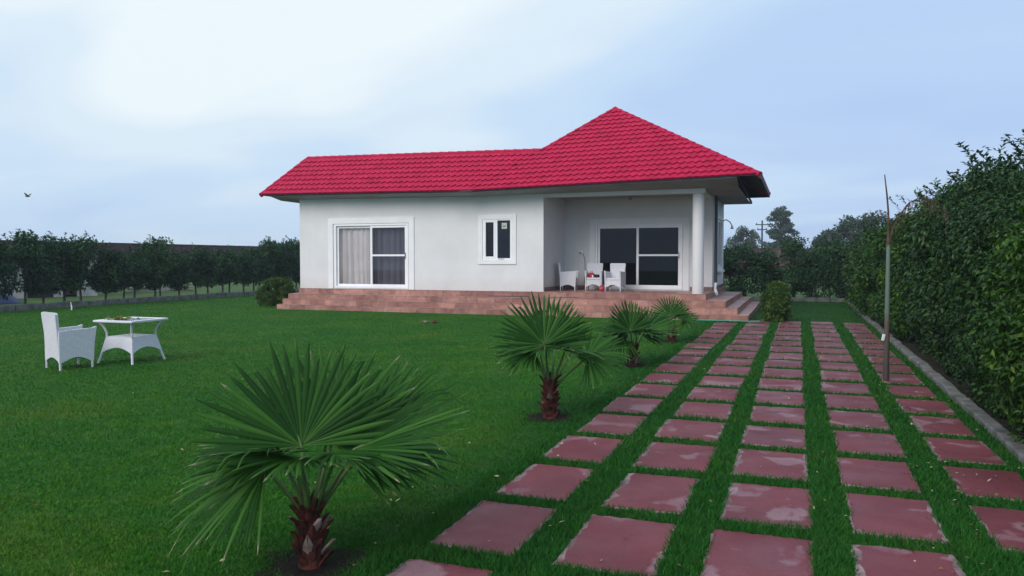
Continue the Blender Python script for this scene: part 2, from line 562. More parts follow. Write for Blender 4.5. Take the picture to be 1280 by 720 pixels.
kerb_run(mb, (LAWN_R + 0.09, 1.0), (LAWN_R + 0.09, LAWN_B), 0.14, 0.075, 0.48, 1)
kerb_run(mb, (LAWN_R, LAWN_B + 0.1), (-2.0, LAWN_B + 0.1), 0.16, 0.16, 0.5, 2)
tag(mb.build('kerb', M['kerb']), kind='structure')
mb = MB()
kerb_run(mb, (LAWN_L - 0.1, 8), (LAWN_L - 0.1, 36), 0.18, 0.20, 0.9, 3)
tag(mb.build('lawn_kerb', M['kerb']), kind='structure')

# ------------------------------------------------------------------ paving slabs
COLS = [(-2.03, -1.50), (-1.26, -0.68), (-0.475, 0.09), (0.32, 0.87), (1.12, 1.62)]
COLNAME = ['column beside the palms', 'second column from the palms', 'middle column', 'second column from the hedge kerb', 'column along the hedge kerb']
ORD = ['first', 'second', 'third', 'fourth', 'fifth', 'sixth', 'seventh', 'eighth', 'ninth', 'tenth', 'eleventh', 'twelfth', 'thirteenth',
       'fourteenth', 'fifteenth', 'sixteenth', 'seventeenth', 'eighteenth', 'nineteenth', 'twentieth']
RECTS = []
for ci, (x0, x1) in enumerate(COLS):
    k = 0
    for n in range(-2, 16):
        y0 = 5.12 + 1.08 * n; y1 = y0 + 0.875
        xm = (x0 + x1) / 2
        zc = -xm * math.sin(R(YAW)) + y1 * math.cos(R(YAW))
        vx = 640 + 965 * (xm * math.cos(R(YAW)) + y1 * math.sin(R(YAW))) / zc if zc > 0.5 else 9999
        if zc < 4.0 or vx > 1330 or (ci == 0 and y1 > 21.9): continue
        j = lambda s=0.018: random.uniform(-s, s)
        X0, X1, Y0, Y1 = x0 + j(), x1 + j(), y0 + j(0.02), y1 + j(0.02)
        RECTS.append((X0, X1, Y0, Y1))
        # outline with an uneven cement rim round the stone face
        out, inn = [], []
        sides = [((X0, Y0), (X1, Y0)), ((X1, Y0), (X1, Y1)), ((X1, Y1), (X0, Y1)), ((X0, Y1), (X0, Y0))]
        rimw = [random.choice((0.004, 0.006, 0.012)), random.choice((0.005, 0.008, 0.022)), random.choice((0.004, 0.007, 0.014)), random.choice((0.008, 0.022, 0.034))]
        segs = [10, 14, 10, 14]
        for (a, b), sg in zip(sides, segs):
            for q in range(sg):
                t = q / sg
                out.append((a[0] + (b[0] - a[0]) * t + j(0.009), a[1] + (b[1] - a[1]) * t + j(0.009)))
        # inner outline: inset of each side, width wandering
        cxm, cym = (X0 + X1) / 2, (Y0 + Y1) / 2
        idx = 0
        for si, sg in enumerate(segs):
            for q in range(sg):
                ox, oy = out[idx]; idx += 1
                t = q / sg
                wl = rimw[3] if si in (0, 2) and t < 0.001 and si == 0 else 0
                wv = rimw[si] * random.uniform(0.3, 2.1)
                ix, iy = ox, oy
                if si == 0: iy += wv
                if si == 1: ix -= wv
                if si == 2: iy -= wv
                if si == 3: ix += wv
                if q == 0:
                    pv = rimw[si - 1] * random.uniform(0.7, 1.3)
                    if si == 0: ix += pv
                    if si == 1: iy += pv
                    if si == 2: ix -= pv
                    if si == 3: iy -= pv
                inn.append((ix, iy))
        zt = 0.020 + j(0.003)
        tl = (j(0.006), j(0.004))
        zz = lambda x, y, z: z + tl[0] * (x - cxm) + tl[1] * (y - cym)
        mb = MB()
        vo = [mb.bm.verts.new((x - cxm, y - cym, zz(x, y, zt - 0.006))) for x, y in out]
        vb = [mb.bm.verts.new((x - cxm, y - cym, -0.03)) for x, y in out]
        vi = [mb.bm.verts.new((x - cxm, y - cym, zz(x, y, zt))) for x, y in inn]
        L = len(out)
        f = mb.bm.faces.new(vi); f.material_index = 0
        for q in range(L):
            f = mb.bm.faces.new((vo[q], vo[(q + 1) % L], vi[(q + 1) % L], vi[q])); f.material_index = 1
            f = mb.bm.faces.new((vb[q], vb[(q + 1) % L], vo[(q + 1) % L], vo[q])); f.material_index = 1
        o = mb.build('paving_slab', [M['slab'], M['rim']])
        o.location = (cxm, cym, 0)
        tag(o, 'red stone slab %s from the front in the %s' % (ORD[k], COLNAME[ci]), 'paving slab', 'red stone slabs of the garden path', 'thing')
        k += 1

# ------------------------------------------------------------------ grass blades and litter


def in_rects(x, y, pad):
    m = np.zeros(len(x), bool)
    for X0, X1, Y0, Y1 in RECTS:
        m |= (x > X0 + pad) & (x < X1 - pad) & (y > Y0 + pad) & (y < Y1 - pad)
    return m


def blades(n):
    u = rng.random(n)
    d = 2.2 * (44 / 2.2) ** (u ** 0.92)
    a = R(90 + YAW) + np.where(rng.random(n) < 0.80, rng.uniform(-R(42), R(42), n), rng.uniform(-R(88), R(88), n))
    x, y = d * np.cos(a), d * np.sin(a)
    keep = (x < LAWN_R + 0.02) & (x > LAWN_L) & (y < LAWN_B) & ~in_rects(x, y, 0.012) & ~((y > 21.75) & (x < -1.2) & (x > -16.65))
    for px, py in PALMS:
        keep &= ((x - px) ** 2 + (y - py) ** 2) > 0.22 ** 2 * (0.3 + 0.9 * rng.random(n))
    x, y, d = x[keep], y[keep], d[keep]
    n = len(x)
    # clumpy lengths: tufts
    tuft = 0.85 + 0.2 * np.sin(x * 9.1 + np.sin(y * 7.3) * 2) * np.sin(y * 8.3 + np.sin(x * 5.1) * 2)
    near_path = (x > -2.25) & (y < 22)
    h = (0.016 + 0.018 * rng.random(n)) * tuft * np.where(near_path, 1.75, 0.85)
    wd = 0.0019 + 0.00062 * d
    az = rng.uniform(0, 2 * np.pi, n)
    lean = rng.uniform(0.2, 1.1, n) * h
    la = rng.uniform(0, 2 * np.pi, n)
    b0 = np.stack([x - np.cos(az) * wd, y - np.sin(az) * wd, np.full(n, 0.002)], 1)
    b1 = np.stack([x + np.cos(az) * wd, y + np.sin(az) * wd, np.full(n, 0.002)], 1)
    tp = np.stack([x + np.cos(la) * lean, y + np.sin(la) * lean, 0.004 + h], 1)
    v = np.stack([b0, b1, tp], 1).reshape(-1, 3)
    t = np.arange(3 * n).reshape(-1, 3)
    tint = rng.random(n) ** 1.2 * 0.93
    dry = rng.random(n) < 0.012
    tint[dry] = 1.0
    return tri_mesh('grass', v, t, np.repeat(tint, 3))


tag(link('grass', blades(1050000), M['blades']), kind='stuff')


def leaf_arrays(C, D, Nn, L, W, fold=0.18, curl=0.12):
    """rhombic folded leaves: 4 verts, 2 triangles each"""
    D = D / np.linalg.norm(D, axis=1, keepdims=True)
    S = np.cross(D, Nn); S /= (np.linalg.norm(S, axis=1, keepdims=True) + 1e-9)
    U = np.cross(S, D)
    L = L[:, None]; W = W[:, None]
    base = C
    tip = C + D * L - U * L * curl
    mid = C + D * L * 0.42
    l = mid + S * W * 0.5 + U * W * fold
    r = mid - S * W * 0.5 + U * W * fold
    v = np.stack([base, l, tip, r], 1).reshape(-1, 3)
    n = len(C); i = np.arange(n)[:, None] * 4
    t = np.concatenate([i + np.array([[0, 2, 1]]), i + np.array([[0, 3, 2]])], 1).reshape(-1, 3)
    return v, t


def unit(n):
    v = rng.normal(size=(n, 3)); return v / np.linalg.norm(v, axis=1, keepdims=True)


# leaf litter scattered on the slabs and the lawn
n = 240
d = 3.6 * (22 / 3.6) ** rng.random(n)
a = R(90 + YAW) + rng.uniform(-R(38), R(38), n)
x, y = d * np.cos(a), d * np.sin(a)
# more of it gathers along the hedge side
nx = 240
x2 = rng.uniform(0.6, 1.7, nx); y2 = 4 + 13 * rng.random(nx) ** 1.3
x, y = np.concatenate([x, x2]), np.concatenate([y, y2])
k = (x < 1.72) & (y < 21.5) & (x > -20)
x, y = x[k], y[k]; n = len(x)
z = np.where(in_rects(x, y, 0.0), 0.026, 0.040)
D = np.stack([rng.normal(size=n), rng.normal(size=n), rng.normal(size=n) * 0.15], 1)
Nn = np.stack([rng.normal(size=n) * .3, rng.normal(size=n) * .3, np.ones(n)], 1)
v, t = leaf_arrays(np.stack([x, y, z], 1), D, Nn, rng.uniform(0.02, 0.05, n), rng.uniform(0.01, 0.024, n), 0.3, -0.1)
tag(link('leaf_litter', tri_mesh('leaf_litter', v, t, np.repeat(rng.random(n), 4)), M['dry_leaf']), kind='stuff')

# ------------------------------------------------------------------ house
house = tag(empty('bungalow', (-9.0, 25.5, 0)), 'white bungalow with red scalloped tile roof, corner veranda and brown tiled steps', 'house')
HO = Matrix.Translation((9.0, -25.5, 0))


def hb(mb, name, m, parent=None, smooth=False, label=None):
    """build in world coordinates, parent to the house (or one of its parts) keeping the place"""
    p = parent or house
    o = mb.build(name, m, None, smooth)
    base = Vector((-9.0, 25.5, 0))
    o.data.transform(Matrix.Translation(-base))
    o.parent = p
    if label: o['label'] = label
    return o


ZF, ZT = 0.685, 3.80          # veranda floor, wall top
# steps
for z0, z1, xl, xr, yf, yb in ((0, 0.171, -16.62, -1.25, 21.80, 29.30), (0.171, 0.342, -16.60, -1.56, 22.09, 29.26),
                               (0.342, 0.513, -16.58, -1.90, 22.38, 29.22), (0.513, ZF, -16.50, -2.50, 22.885, 29.18)):
    mb = MB(); mb.box(xl, xr, yf, yb, z0, z1, 0.006)
    hb(mb, 'step', M['step'])

# walls, butted pieces round the openings


def wall_x(mb, x0, x1, y0, y1, z0, z1, openings):
    """wall along X with rectangular openings (xa, xb, za, zb)"""
    xs = sorted({x0, x1, *[o[0] for o in openings], *[o[1] for o in openings]})
    for a, b in zip(xs, xs[1:]):
        op = [o for o in openings if o[0] <= a + 1e-6 and o[1] >= b - 1e-6]
        if not op:
            mb.box(a, b, y0, y1, z0, z1)
        else:
            o = op[0]
            if o[2] > z0 + 1e-4: mb.box(a, b, y0, y1, z0, o[2])
            if o[3] < z1 - 1e-4: mb.box(a, b, y0, y1, o[3], z1)


W1 = (-15.03, -12.17, ZF + 0.03, 2.90)
W2 = (-9.49, -8.50, 1.68, 2.98)
D1 = (-6.37, -3.50, ZF + 0.03, 2.86)
mb = MB()
wall_x(mb, -16.45, -7.45, 22.90, 23.10, ZF, ZT, [W1, W2])
mb.box(-7.65, -7.45, 23.10, 25.20, ZF, ZT)
wall_x(mb, -7.65, -2.56, 25.20, 25.40, ZF, ZT, [D1])
# side wall with the tall window
mb.box(-2.76, -2.56, 25.40, 26.55, ZF, ZT); mb.box(-2.76, -2.56, 28.05, 29.0, ZF, ZT)
mb.box(-2.76, -2.56, 26.55, 28.05, ZF, 1.45); mb.box(-2.76, -2.56, 26.55, 28.05, 3.05, ZT)
mb.box(-16.45, -16.25, 23.10, 29.0, ZF, ZT)
mb.box(-16.25, -2.76, 28.8, 29.0, ZF, ZT)
hb(mb, 'wall', M['wall'])
# added room liners, near-black to put the rooms' shade behind the panes
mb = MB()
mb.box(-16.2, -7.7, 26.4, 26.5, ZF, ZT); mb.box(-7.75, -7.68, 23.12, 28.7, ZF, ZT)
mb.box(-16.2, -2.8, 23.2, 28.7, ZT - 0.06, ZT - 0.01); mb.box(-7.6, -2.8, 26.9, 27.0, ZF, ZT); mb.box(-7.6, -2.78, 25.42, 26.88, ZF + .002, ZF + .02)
hb(mb, 'dark_liner', M['dark'])
# skirting
for q in ((-7.447, -7.435, 23.0, 25.19), (-7.43, -6.60, 25.185, 25.197), (-3.26, -2.55, 25.185, 25.197), (-2.557, -2.545, 25.20, 29.0)):
    mb = MB(); mb.box(*q, ZF + .001, ZF + 0.13); hb(mb, 'skirting', M['skirting'])
# column and beam
mb = MB(); mb.lathe([(0.168, ZF), (0.168, 3.60), (0.175, 3.605), (0.175, 3.62)], (-2.76, 23.12, 0), 28)
c_ = hb(mb, 'column', M['wall'], smooth=True)
mb = MB(); mb.box(-7.45, -2.55, 22.92, 23.16, 3.62, 3.80); mb.box(-2.80, -2.57, 23.16, 25.20, 3.62, 3.80)
hb(mb, 'beam', M['wall'])
# plaster soffit boarding from the eave back to the wall, and the veranda ceiling
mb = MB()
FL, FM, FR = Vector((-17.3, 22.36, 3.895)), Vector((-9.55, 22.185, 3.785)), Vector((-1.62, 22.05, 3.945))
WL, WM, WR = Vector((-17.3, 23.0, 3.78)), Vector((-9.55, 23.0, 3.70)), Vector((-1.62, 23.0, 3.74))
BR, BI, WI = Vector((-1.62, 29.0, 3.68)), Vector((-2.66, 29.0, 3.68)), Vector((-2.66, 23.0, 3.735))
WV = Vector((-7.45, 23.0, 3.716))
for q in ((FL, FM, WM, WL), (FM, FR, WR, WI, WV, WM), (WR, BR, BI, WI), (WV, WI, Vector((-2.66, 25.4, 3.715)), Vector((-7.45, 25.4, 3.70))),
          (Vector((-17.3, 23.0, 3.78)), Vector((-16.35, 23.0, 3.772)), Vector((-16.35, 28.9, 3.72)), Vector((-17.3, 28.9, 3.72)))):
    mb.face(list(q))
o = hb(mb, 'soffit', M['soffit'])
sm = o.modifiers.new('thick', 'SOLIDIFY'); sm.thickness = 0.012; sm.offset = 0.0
mb = MB()
mb.slab([(22.06, 3.94), (29.02, 3.675), (29.02, 3.76), (22.06, 3.995)], lambda u, v, w: (-1.622 + w, u, v), .04)
hb(mb, 'soffit_edge', M['lining'])

# roof ---------------------------------------------------------------
Lc, Mc, Rc = Vector((-17.62, 22.30, 3.94)), Vector((-9.55, 22.14, 3.82)), Vector((-1.0, 22.0, 4.0))
AP = Vector((-5.92, 26.07, 6.82))
RL, RR = Vector((-17.02, 24.25, 5.42)), Mc.lerp(AP, 0.472)
RB, MBk = Vector((-1.0, 28.95, 4.0)), Vector((-9.75, 29.2, 3.95))
LB, MB2 = Vector((-17.62, 26.3, 3.94)), Vector((-9.6, 26.3, 3.9))


def tiles(bm, A, B, C, D, axis, rows, tw, lift=0.044):
    """scalloped sheet on the patch A-B (eave) to D-C (top); columns run along world axis"""
    nrm = (B - A).cross(D - A).normalized()
    if nrm.z < 0: nrm = -nrm
    up = ((D + C) / 2 - (A + B) / 2)
    rowlen = up.length / rows
    lo = min(p[axis] for p in (A, B, C, D)) - tw; hi = max(p[axis] for p in (A, B, C, D)) + tw
    sub = 6
    us = np.arange(lo, hi, tw / sub)

    def P(u, t):
        a = A.lerp(D, t); b = B.lerp(C, t)
        s = (u - a[axis]) / (b[axis] - a[axis]) if abs(b[axis] - a[axis]) > 1e-5 else 0.0
        s = min(1, max(0, s))
        return a.lerp(b, s)
    for r in range(rows):
        t0, t1 = r / rows, min(1.0, (r + 1.06) / rows)
        ph = (0.5 * tw if r % 2 else 0.0)
        prev = None
        for u in us:
            q = ((u + ph) / tw) % 1.0
            arch = math.sin(math.pi * q)                       # rounded lower lip
            tb = max(0.0, t0 - (0.46 / rows) * (arch - 0.4)) if r else t0
            hump = 0.020 * arch ** 0.8
            p0 = P(u, tb) + nrm * (lift + hump)
            pl = P(u, tb) + nrm * (hump - 0.004)
            pm = P(u, t0 + (t1 - t0) * 0.5) + nrm * (lift * 0.55 + hump)
            p1 = P(u, t1) + nrm * (hump * 0.6)
            cur = [bm.verts.new(p) for p in (pl, p0, pm, p1)]
            if prev:
                for k in range(3):
                    try: bm.faces.new((prev[k], cur[k], cur[k + 1], prev[k + 1]))
                    except ValueError: pass
            prev = cur


mb = MB()
tiles(mb.bm, Lc, Mc, RR, RL, 0, 8, 0.215)
tiles(mb.bm, Mc, Rc, AP, AP + Vector((0.001, 0, 0)), 0, 17, 0.215)
tiles(mb.bm, Rc, RB, AP, AP + Vector((0, 0.001, 0)), 1, 17, 0.215)
tiles(mb.bm, MBk, Mc, AP, AP + Vector((0, 0.001, 0)), 1, 17, 0.215)
tiles(mb.bm, RB, MBk, AP, AP + Vector((0.001, 0, 0)), 0, 17, 0.215)
tiles(mb.bm, MB2, LB, RL, RR, 0, 8, 0.215)
tiles(mb.bm, LB, Lc, RL, RL + Vector((0, 0.001, 0)), 1, 9, 0.215)
bmesh.ops.dissolve_degenerate(mb.bm, dist=1e-4, edges=mb.bm.edges)
roof = hb(mb, 'roof', M['roof'], smooth=False)
# caps along ridge and hips: overlapping short shells


def caps(a, b, r=0.075, step=0.34):
    mb = MB()
    d = b - a; L = d.length; n = max(1, int(L / step))
    for i in range(n):
        p = a + d * (i / n) + Vector((0, 0, 0.0)); q = a + d * ((i + 1.08) / n)
        mb.tube([p, q], [r * 1.12, r * 0.86], 10, True)
    return mb


for a, b in ((RL, RR), (Mc.lerp(AP, 0.475), AP), (Rc, AP), (Lc, RL), (RB, AP)):
    hb(caps(a + Vector((0, 0, -0.012)), b + Vector((0, 0, -0.012))), 'ridge_cap', M['roof'], roof, smooth=True)
mb = MB(); mb.lathe([(0.02, -0.06), (0.11, -0.05), (0.10, 0.02), (0.05, 0.06), (0.01, 0.075)], tuple(AP), 12)
hb(mb, 'finial', M['roof'], roof, smooth=True)
# dark underside of the sheets and the eave edge
dz = Vector((0, 0, -0.022))
mb = MB()
for q in ((Lc, Mc, RR, RL), (Mc, Rc, AP), (Rc, RB, AP), (RB, MBk, AP), (MBk, Mc, AP), (LB, MB2, RR, RL), (LB, Lc, RL)):
    mb.face([p + dz for p in q])
hb(mb, 'roof_lining', M['lining'], roof)
mb = MB()
for a, b in ((Rc, RB), (RB, MBk)):
    d = (b - a); s = Vector((d.y, -d.x, 0)).normalized() * 0.02
    mb.slab([(0, 0), (1, 0), (1, 1), (0, 1)], lambda u, v, w, a=a, d=d, s=s: a + d * u + Vector((0, 0, -0.11 + 0.115 * v)) + s * (2.6 * w - 1.6), 1.0)
hb(mb, 'fascia', M['lining'], roof)
# loose dark flashing at the joint in the eave
mb = MB(); mb.box(-9.95, -9.50, 22.05, 22.12, 3.79, 3.83)
hb(mb, 'flashing', M['lining'], roof)


# sliding doors and windows -------------------------------------------
def trim_frame(mb, x0, x1, z0, z1, wd, y0, y1, bottom=True):
    """surround of four butted bars with outer size x0..x1, z0..z1"""
    mb.box(x0, x0 + wd, y0, y1, z0, z1); mb.box(x1 - wd, x1, y0, y1, z0, z1)
    mb.box(x0 + wd, x1 - wd, y0, y1, z1 - wd, z1)
    if bottom: mb.box(x0 + wd, x1 - wd, y0, y1, z0, z0 + wd)


def sliding(name, op, yw, trim, stile, tint, curtains):
    xa, xb, za, zb = op
    mb = MB(); trim_frame(mb, trim[0], trim[1], trim[2], trim[3], 0.19, yw - 0.03, yw - 0.001, False)
    root = hb(mb, name, M['trim'])
    mb = MB(); trim_frame(mb, xa + .002, xb - .002, za - 0.0, zb - .002, 0.06, yw - 0.015, yw + 0.10)
    hb(mb, 'frame', M['white'], root)
    for k, (a, b, yy) in enumerate(((xa + 0.062, stile + 0.045, yw + 0.055), (stile - 0.045, xb - 0.062, yw + 0.01))):
        mb = MB(); trim_frame(mb, a, b, za + 0.062, zb - 0.064, 0.075, yy, yy + 0.04)
        if k == 1: mb.box(a + .075, b - .075, yy + 0.002, yy + 0.038, 1.80, 1.86)
        hb(mb, 'sash', M['white'], root)
        mb = MB(); mb.face([(a + .07, yy + .02, za + .13), (b - .07, yy + .02, za + .13), (b - .07, yy + .02, zb - .13), (a + .07, yy + .02, zb - .13)])
        hb(mb, 'pane', M['pane_dark'] if tint else M['pane_tint'] if k == 1 else M['pane'], root)
    mb = MB(); mb.box(xb - 0.125, xb - 0.105, yw - 0.03, yw + 0.008, 1.72, 1.92, 0.004)
    hb(mb, 'handle', M['metal'], root)
    if curtains:
        for (a, b, m_, seed) in ((xa - 0.05, stile, M['curtain'], 3), (stile + 0.0, xb + 0.05, M['curtain'], 8)):
            r = random.Random(seed); mb = MB(); prev = None; u = a; ph = 0
            while u < b:
                ph += r.choice((0.12, 0.2, 0.35, 0.5, 0.95))
                amp = 0.06 + 0.03 * math.sin(u * 5)
                col_ = []
                for q in range(7):
                    z = za - 0.02 + (zb - za + 0.05) * q / 6
                    sway = 0.03 * math.sin(q * 0.7 + u * 3) * (1 - q / 6)
                    col_.append(mb.bm.verts.new((u + sway, yw + 0.20 + amp * math.sin(ph) * (1.1 - 0.35 * q / 6), z)))
                if prev:
                    for q in range(6): mb.bm.faces.new((prev[q], col_[q], col_[q + 1], prev[q + 1]))
                prev = col_; u += 0.017
            hb(mb, 'curtain', m_, root, smooth=True)
    return root


sliding('sliding_window', W1, 22.90, (-15.27, -11.95, ZF + 0.002, 3.10), -13.58, False, True)
sliding('sliding_door', D1, 25.20, (-6.57, -3.29, ZF + 0.002, 3.04), -4.95, True, False)
# small two-part window
mb = MB(); trim_frame(mb, -9.64, -8.35, 1.54, 3.11, 0.145, 22.87, 22.899)
win = hb(mb, 'window', M['trim'])
mb = MB(); trim_frame(mb, W2[0] + .002, W2[1] - .002, W2[2] + .002, W2[3] - .002, 0.05, 22.885, 22.99)
mb.box(-9.06, -8.99, 22.885, 22.99, W2[2] + .052, W2[3] - .052)
hb(mb, 'frame', M['white'], win)
mb = MB(); trim_frame(mb, -9.436, -9.062, W2[2] + .054, W2[3] - .054, 0.05, 22.878, 22.93)
hb(mb, 'sash', M['white'], win)
for a, b in ((-9.37, -9.13), (-8.99, -8.55)):
    mb = MB(); mb.face([(a, 22.94, W2[2] + .06), (b, 22.94, W2[2] + .06), (b, 22.94, W2[3] - .06), (a, 22.94, W2[3] - .06)])
    hb(mb, 'pane', M['pane_blue'], win)
mb = MB(); mb.box(-8.85, -8.67, 22.915, 22.93, 2.66, 2.85, 0.004)
mb.lathe([(0.05, 0), (0.05, 0.01)], (-8.76, 22.905, 2.75), 12)
hb(mb, 'sticker', varied('pale_sticker', (0.35, 0.36, 0.33), (0.6, 0.6, 0.55), 12, 0.6), win)
mb = MB(); mb.box(-8.95, -8.75, 22.87, 22.884, 1.70, 1.72, 0.003)
hb(mb, 'handle', M['metal'], win)
# tall window in the side wall
mb = MB()
for y0, y1, z0, z1 in ((26.42, 26.55, 1.33, 3.18), (28.05, 28.18, 1.33, 3.18), (26.55, 28.05, 3.05, 3.18), (26.55, 28.05, 1.33, 1.45)):
    mb.box(-2.559, -2.52, y0, y1, z0, z1)
mb.box(-2.559, -2.44, 26.40, 28.2, 1.26, 1.329)
sw = hb(mb, 'side_window', M['trim'])
mb = MB()
for y0, y1, z0, z1 in ((26.552, 26.62, 1.452, 3.048), (27.98, 28.048, 1.452, 3.048), (26.62, 27.98, 2.98, 3.048), (26.62, 27.98, 1.452, 1.52), (27.27, 27.33, 1.52, 2.98)):
    mb.box(-2.66, -2.575, y0, y1, z0, z1)
hb(mb, 'frame', M['white'], sw)
mb = MB(); mb.face([(-2.62, 26.6, 1.5), (-2.62, 28.0, 1.5), (-2.62, 28.0, 3.0), (-2.62, 26.6, 3.0)])
hb(mb, 'pane', M['pane_blue'], sw)
# rain pipe at the corner, with a pale lower end and bent foot
mb = MB(); mb.tube([(-2.47, 25.32, ZT + 0.02), (-2.47, 25.32, 1.15), (-2.47, 25.30, 0.95)], 0.05, 10)
pp = hb(mb, 'drainpipe', M['pipe'], smooth=True)
mb = MB(); mb.tube([(-2.47, 25.31, 0.95), (-2.47, 25.28, 0.72), (-2.44, 25.2, 0.64), (-2.41, 25.12, 0.60)], 0.053, 10)
hb(mb, 'pipe_shoe', M['white'], pp, smooth=True)
# lamp brackets on the outer walls, ceiling lamp, switch and cable in the veranda
mb = MB(); mb.tube([(-16.45, 23.4, 2.95), (-16.62, 23.4, 3.0), (-16.66, 23.4, 2.9)], 0.02, 8); mb.lathe([(0.03, 0.0), (0.06, -0.16), (0.055, -0.17)], (-16.66, 23.4, 2.9), 10)
hb(mb, 'wall_lamp', M['metal'])
mb = MB(); mb.tube([(-2.56, 28.4, 3.05), (-2.42, 28.4, 3.10), (-2.30, 28.4, 3.02), (-2.22, 28.4, 2.88)], 0.022, 8); mb.lathe([(0.03, 0.0), (0.06, -0.10), (0.055, -0.11)], (-2.22, 28.4, 2.88), 10)
hb(mb, 'wall_lamp', M['white'])
mb = MB(); mb.lathe([(0.14, 0.0), (0.13, -0.03), (0.06, -0.06), (0.05, -0.12), (0.02, -0.13)], (-5.0, 24.2, 3.695), 14)
hb(mb, 'ceiling_lamp', M['metal'], smooth=True)
mb = MB(); mb.box(-6.92, -6.80, 25.17, 25.198, 1.88, 1.97, 0.004)
sb = hb(mb, 'switch_box', M['white'])
mb = MB(); mb.tube([(-6.80, 25.18, 1.9), (-6.73, 25.18, 1.7), (-6.72, 25.185, 1.2), (-6.76, 25.18, ZF + .15)], 0.008, 6)
hb(mb, 'cable', M['pipe'], sb)
mb = MB(); mb.lathe([(0.035, 0), (0.035, 0.03)], (-6.88, 25.15, 1.9), 8)
hb(mb, 'switch_knob', M['pipe'], sb)
# loosened edge tiles on the steps: dark gaps
for q in ((-9.3, -7.9, 0.533), (-7.2, -6.3, 0.527)):
    mb = MB(); mb.box(q[0], q[1], 22.868, 22.884, 0.514, q[2]); hb(mb, 'step_gap', M['lining'])

# ------------------------------------------------------------------ wicker furniture


def arc(x0, x1, z0, rise, n=9):
    return [(x0 + (x1 - x0) * k / n, z0 + rise * math.sin(math.pi * k / n)) for k in range(n + 1)]


def chair_parts(root):
    """front towards -Y"""
    hw, hd = 0.265, 0.25
    # sides with arm tops, arched at the floor
    for s in (-1, 1):
        out = [(-hd - 0.00, 0.12)] + [(-hd + 0.05, 0.13)] + arc(-hd + 0.06, hd - 0.06, 0.13, 0.065) + [(hd, 0.12), (hd, 0.60), (0.05, 0.615), (-hd + 0.02, 0.63), (-hd - 0.05, 0.65), (-hd - 0.015, 0.40)]
        mb = MB(); mb.slab(out, lambda u, v, w, s=s: (s * (hw - 0.045 + w + 0.03 * max(0, (v - 0.35))), u, v), 0.045)
        mb.build('armrest', M['wicker'], root)
    for (x, y) in ((-hw + .02, -hd + .02), (hw - .02, -hd + .02), (-hw + .02, hd - .02), (hw - .02, hd - .02)):
        mb = MB(); mb.tube([(x * 1.02, y * 1.02, 0), (x, y, 0.20)], [0.016, 0.021], 8)
        mb.build('leg', M['wicker'], root, smooth=True)
    mb = MB(); mb.box(-hw + .048, hw - .048, -hd + 0.0, hd - .05, 0.35, 0.42, 0.018)
    mb.build('seat', M['wicker'], root)
    out = [(-hw + .05, 0.12)] + arc(-hw + .06, hw - .06, 0.13, 0.075) + [(hw - .05, 0.12), (hw - .05, 0.349), (-hw + .05, 0.349)]
    mb = MB(); mb.slab(out, lambda u, v, w: (u, -hd + 0.004 + w, v), 0.03)
    mb.build('apron', M['wicker'], root)
    out = [(-hw + .01, 0.12)] + arc(-hw + .04, hw - .04, 0.13, 0.06) + [(hw - .01, 0.12), (hw - .02, 0.55), (hw + .0, 0.86)] + \
          [(hw - .03, 0.885), (-hw + .03, 0.885)] + [(-hw + .0, 0.86), (-hw + .02, 0.55)]
    mb = MB(); mb.slab(out, lambda u, v, w: (u * 0.985, hd - 0.004 - w + 0.10 * max(0, v - 0.35), v), 0.042)
    mb.build('backrest', M['wicker'], root)


ch = empty('wicker_chair', (-10.66, 8.86, 0), R(162))
chair_parts(ch)
tag(ch, 'white wicker armchair standing on the lawn beside the square table', 'chair', 'white wicker armchairs')
for (x, y, rz, lab) in ((-7.02, 24.25, R(98), 'white wicker armchair seen side on against the veranda return wall'),
                        (-6.22, 24.45, R(8), 'white wicker armchair with red and dark things on its seat'),
                        (-5.48, 24.25, R(-6), 'empty white wicker armchair in front of the dark veranda door')):
    c = copy_tree(ch); c.location = (x, y, ZF); c.rotation_euler = (0, 0, rz); c['label'] = lab
# things on the middle chair and on the floor
bx, by, bz = -6.25, 24.40, ZF + 0.42
bag = empty('bag', (bx - 0.05, by, bz))
mb = MB(); mb.lathe([(0.05, 0), (0.115, 0.02), (0.125, 0.07), (0.09, 0.13), (0.04, 0.16)], (0, 0, 0), 12)
mb.build('bag_body', M['red'], bag, True)
mb = MB(); mb.tube([(-0.05, 0, 0.14), (-0.03, 0, 0.20), (0.03, 0, 0.20), (0.05, 0, 0.14)], 0.008, 6); mb.build('handle', M['red'], bag)
tag(bag, 'small red bag lying on the veranda chair seat', 'bag')
mb = MB(); mb.box(-0.07, 0.08, -0.06, 0.06, 0, 0.10, 0.03); mb.lathe([(0.028, 0.05), (0.034, 0.09), (0.02, 0.12)], (-0.09, -0.04, 0), 10)
o = mb.build('cloth_bundle', M['black']); o.location = (bx + 0.14, by - 0.02, bz); tag(o, 'dark cloth bundle beside the red bag on the chair', 'cloth')
mb = MB(); mb.lathe([(0.02, 0), (0.026, 0.004), (0.026, 0.08), (0.018, 0.085)], (0, 0, 0), 12)
o = mb.build('cup', M['white'], None, True); o.location = (bx + 0.03, by - 0.14, bz); tag(o, 'white cup in front of the red bag on the chair seat', 'cup')
pot = empty('pot', (-5.86, 24.0, ZF))
mb = MB(); mb.lathe([(0.06, 0), (0.085, 0.03), (0.09, 0.09), (0.06, 0.14), (0.05, 0.15), (0.062, 0.165)], (0, 0, 0), 16); mb.build('pot_body', M['red'], pot, True)
mb = MB(); mb.lathe([(0.055, 0.166), (0.05, 0.18), (0.015, 0.19), (0.018, 0.21)], (0, 0, 0), 14); mb.build('lid', M['red'], pot, True)
tag(pot, 'small red pot on the veranda floor between two white chairs', 'pot')


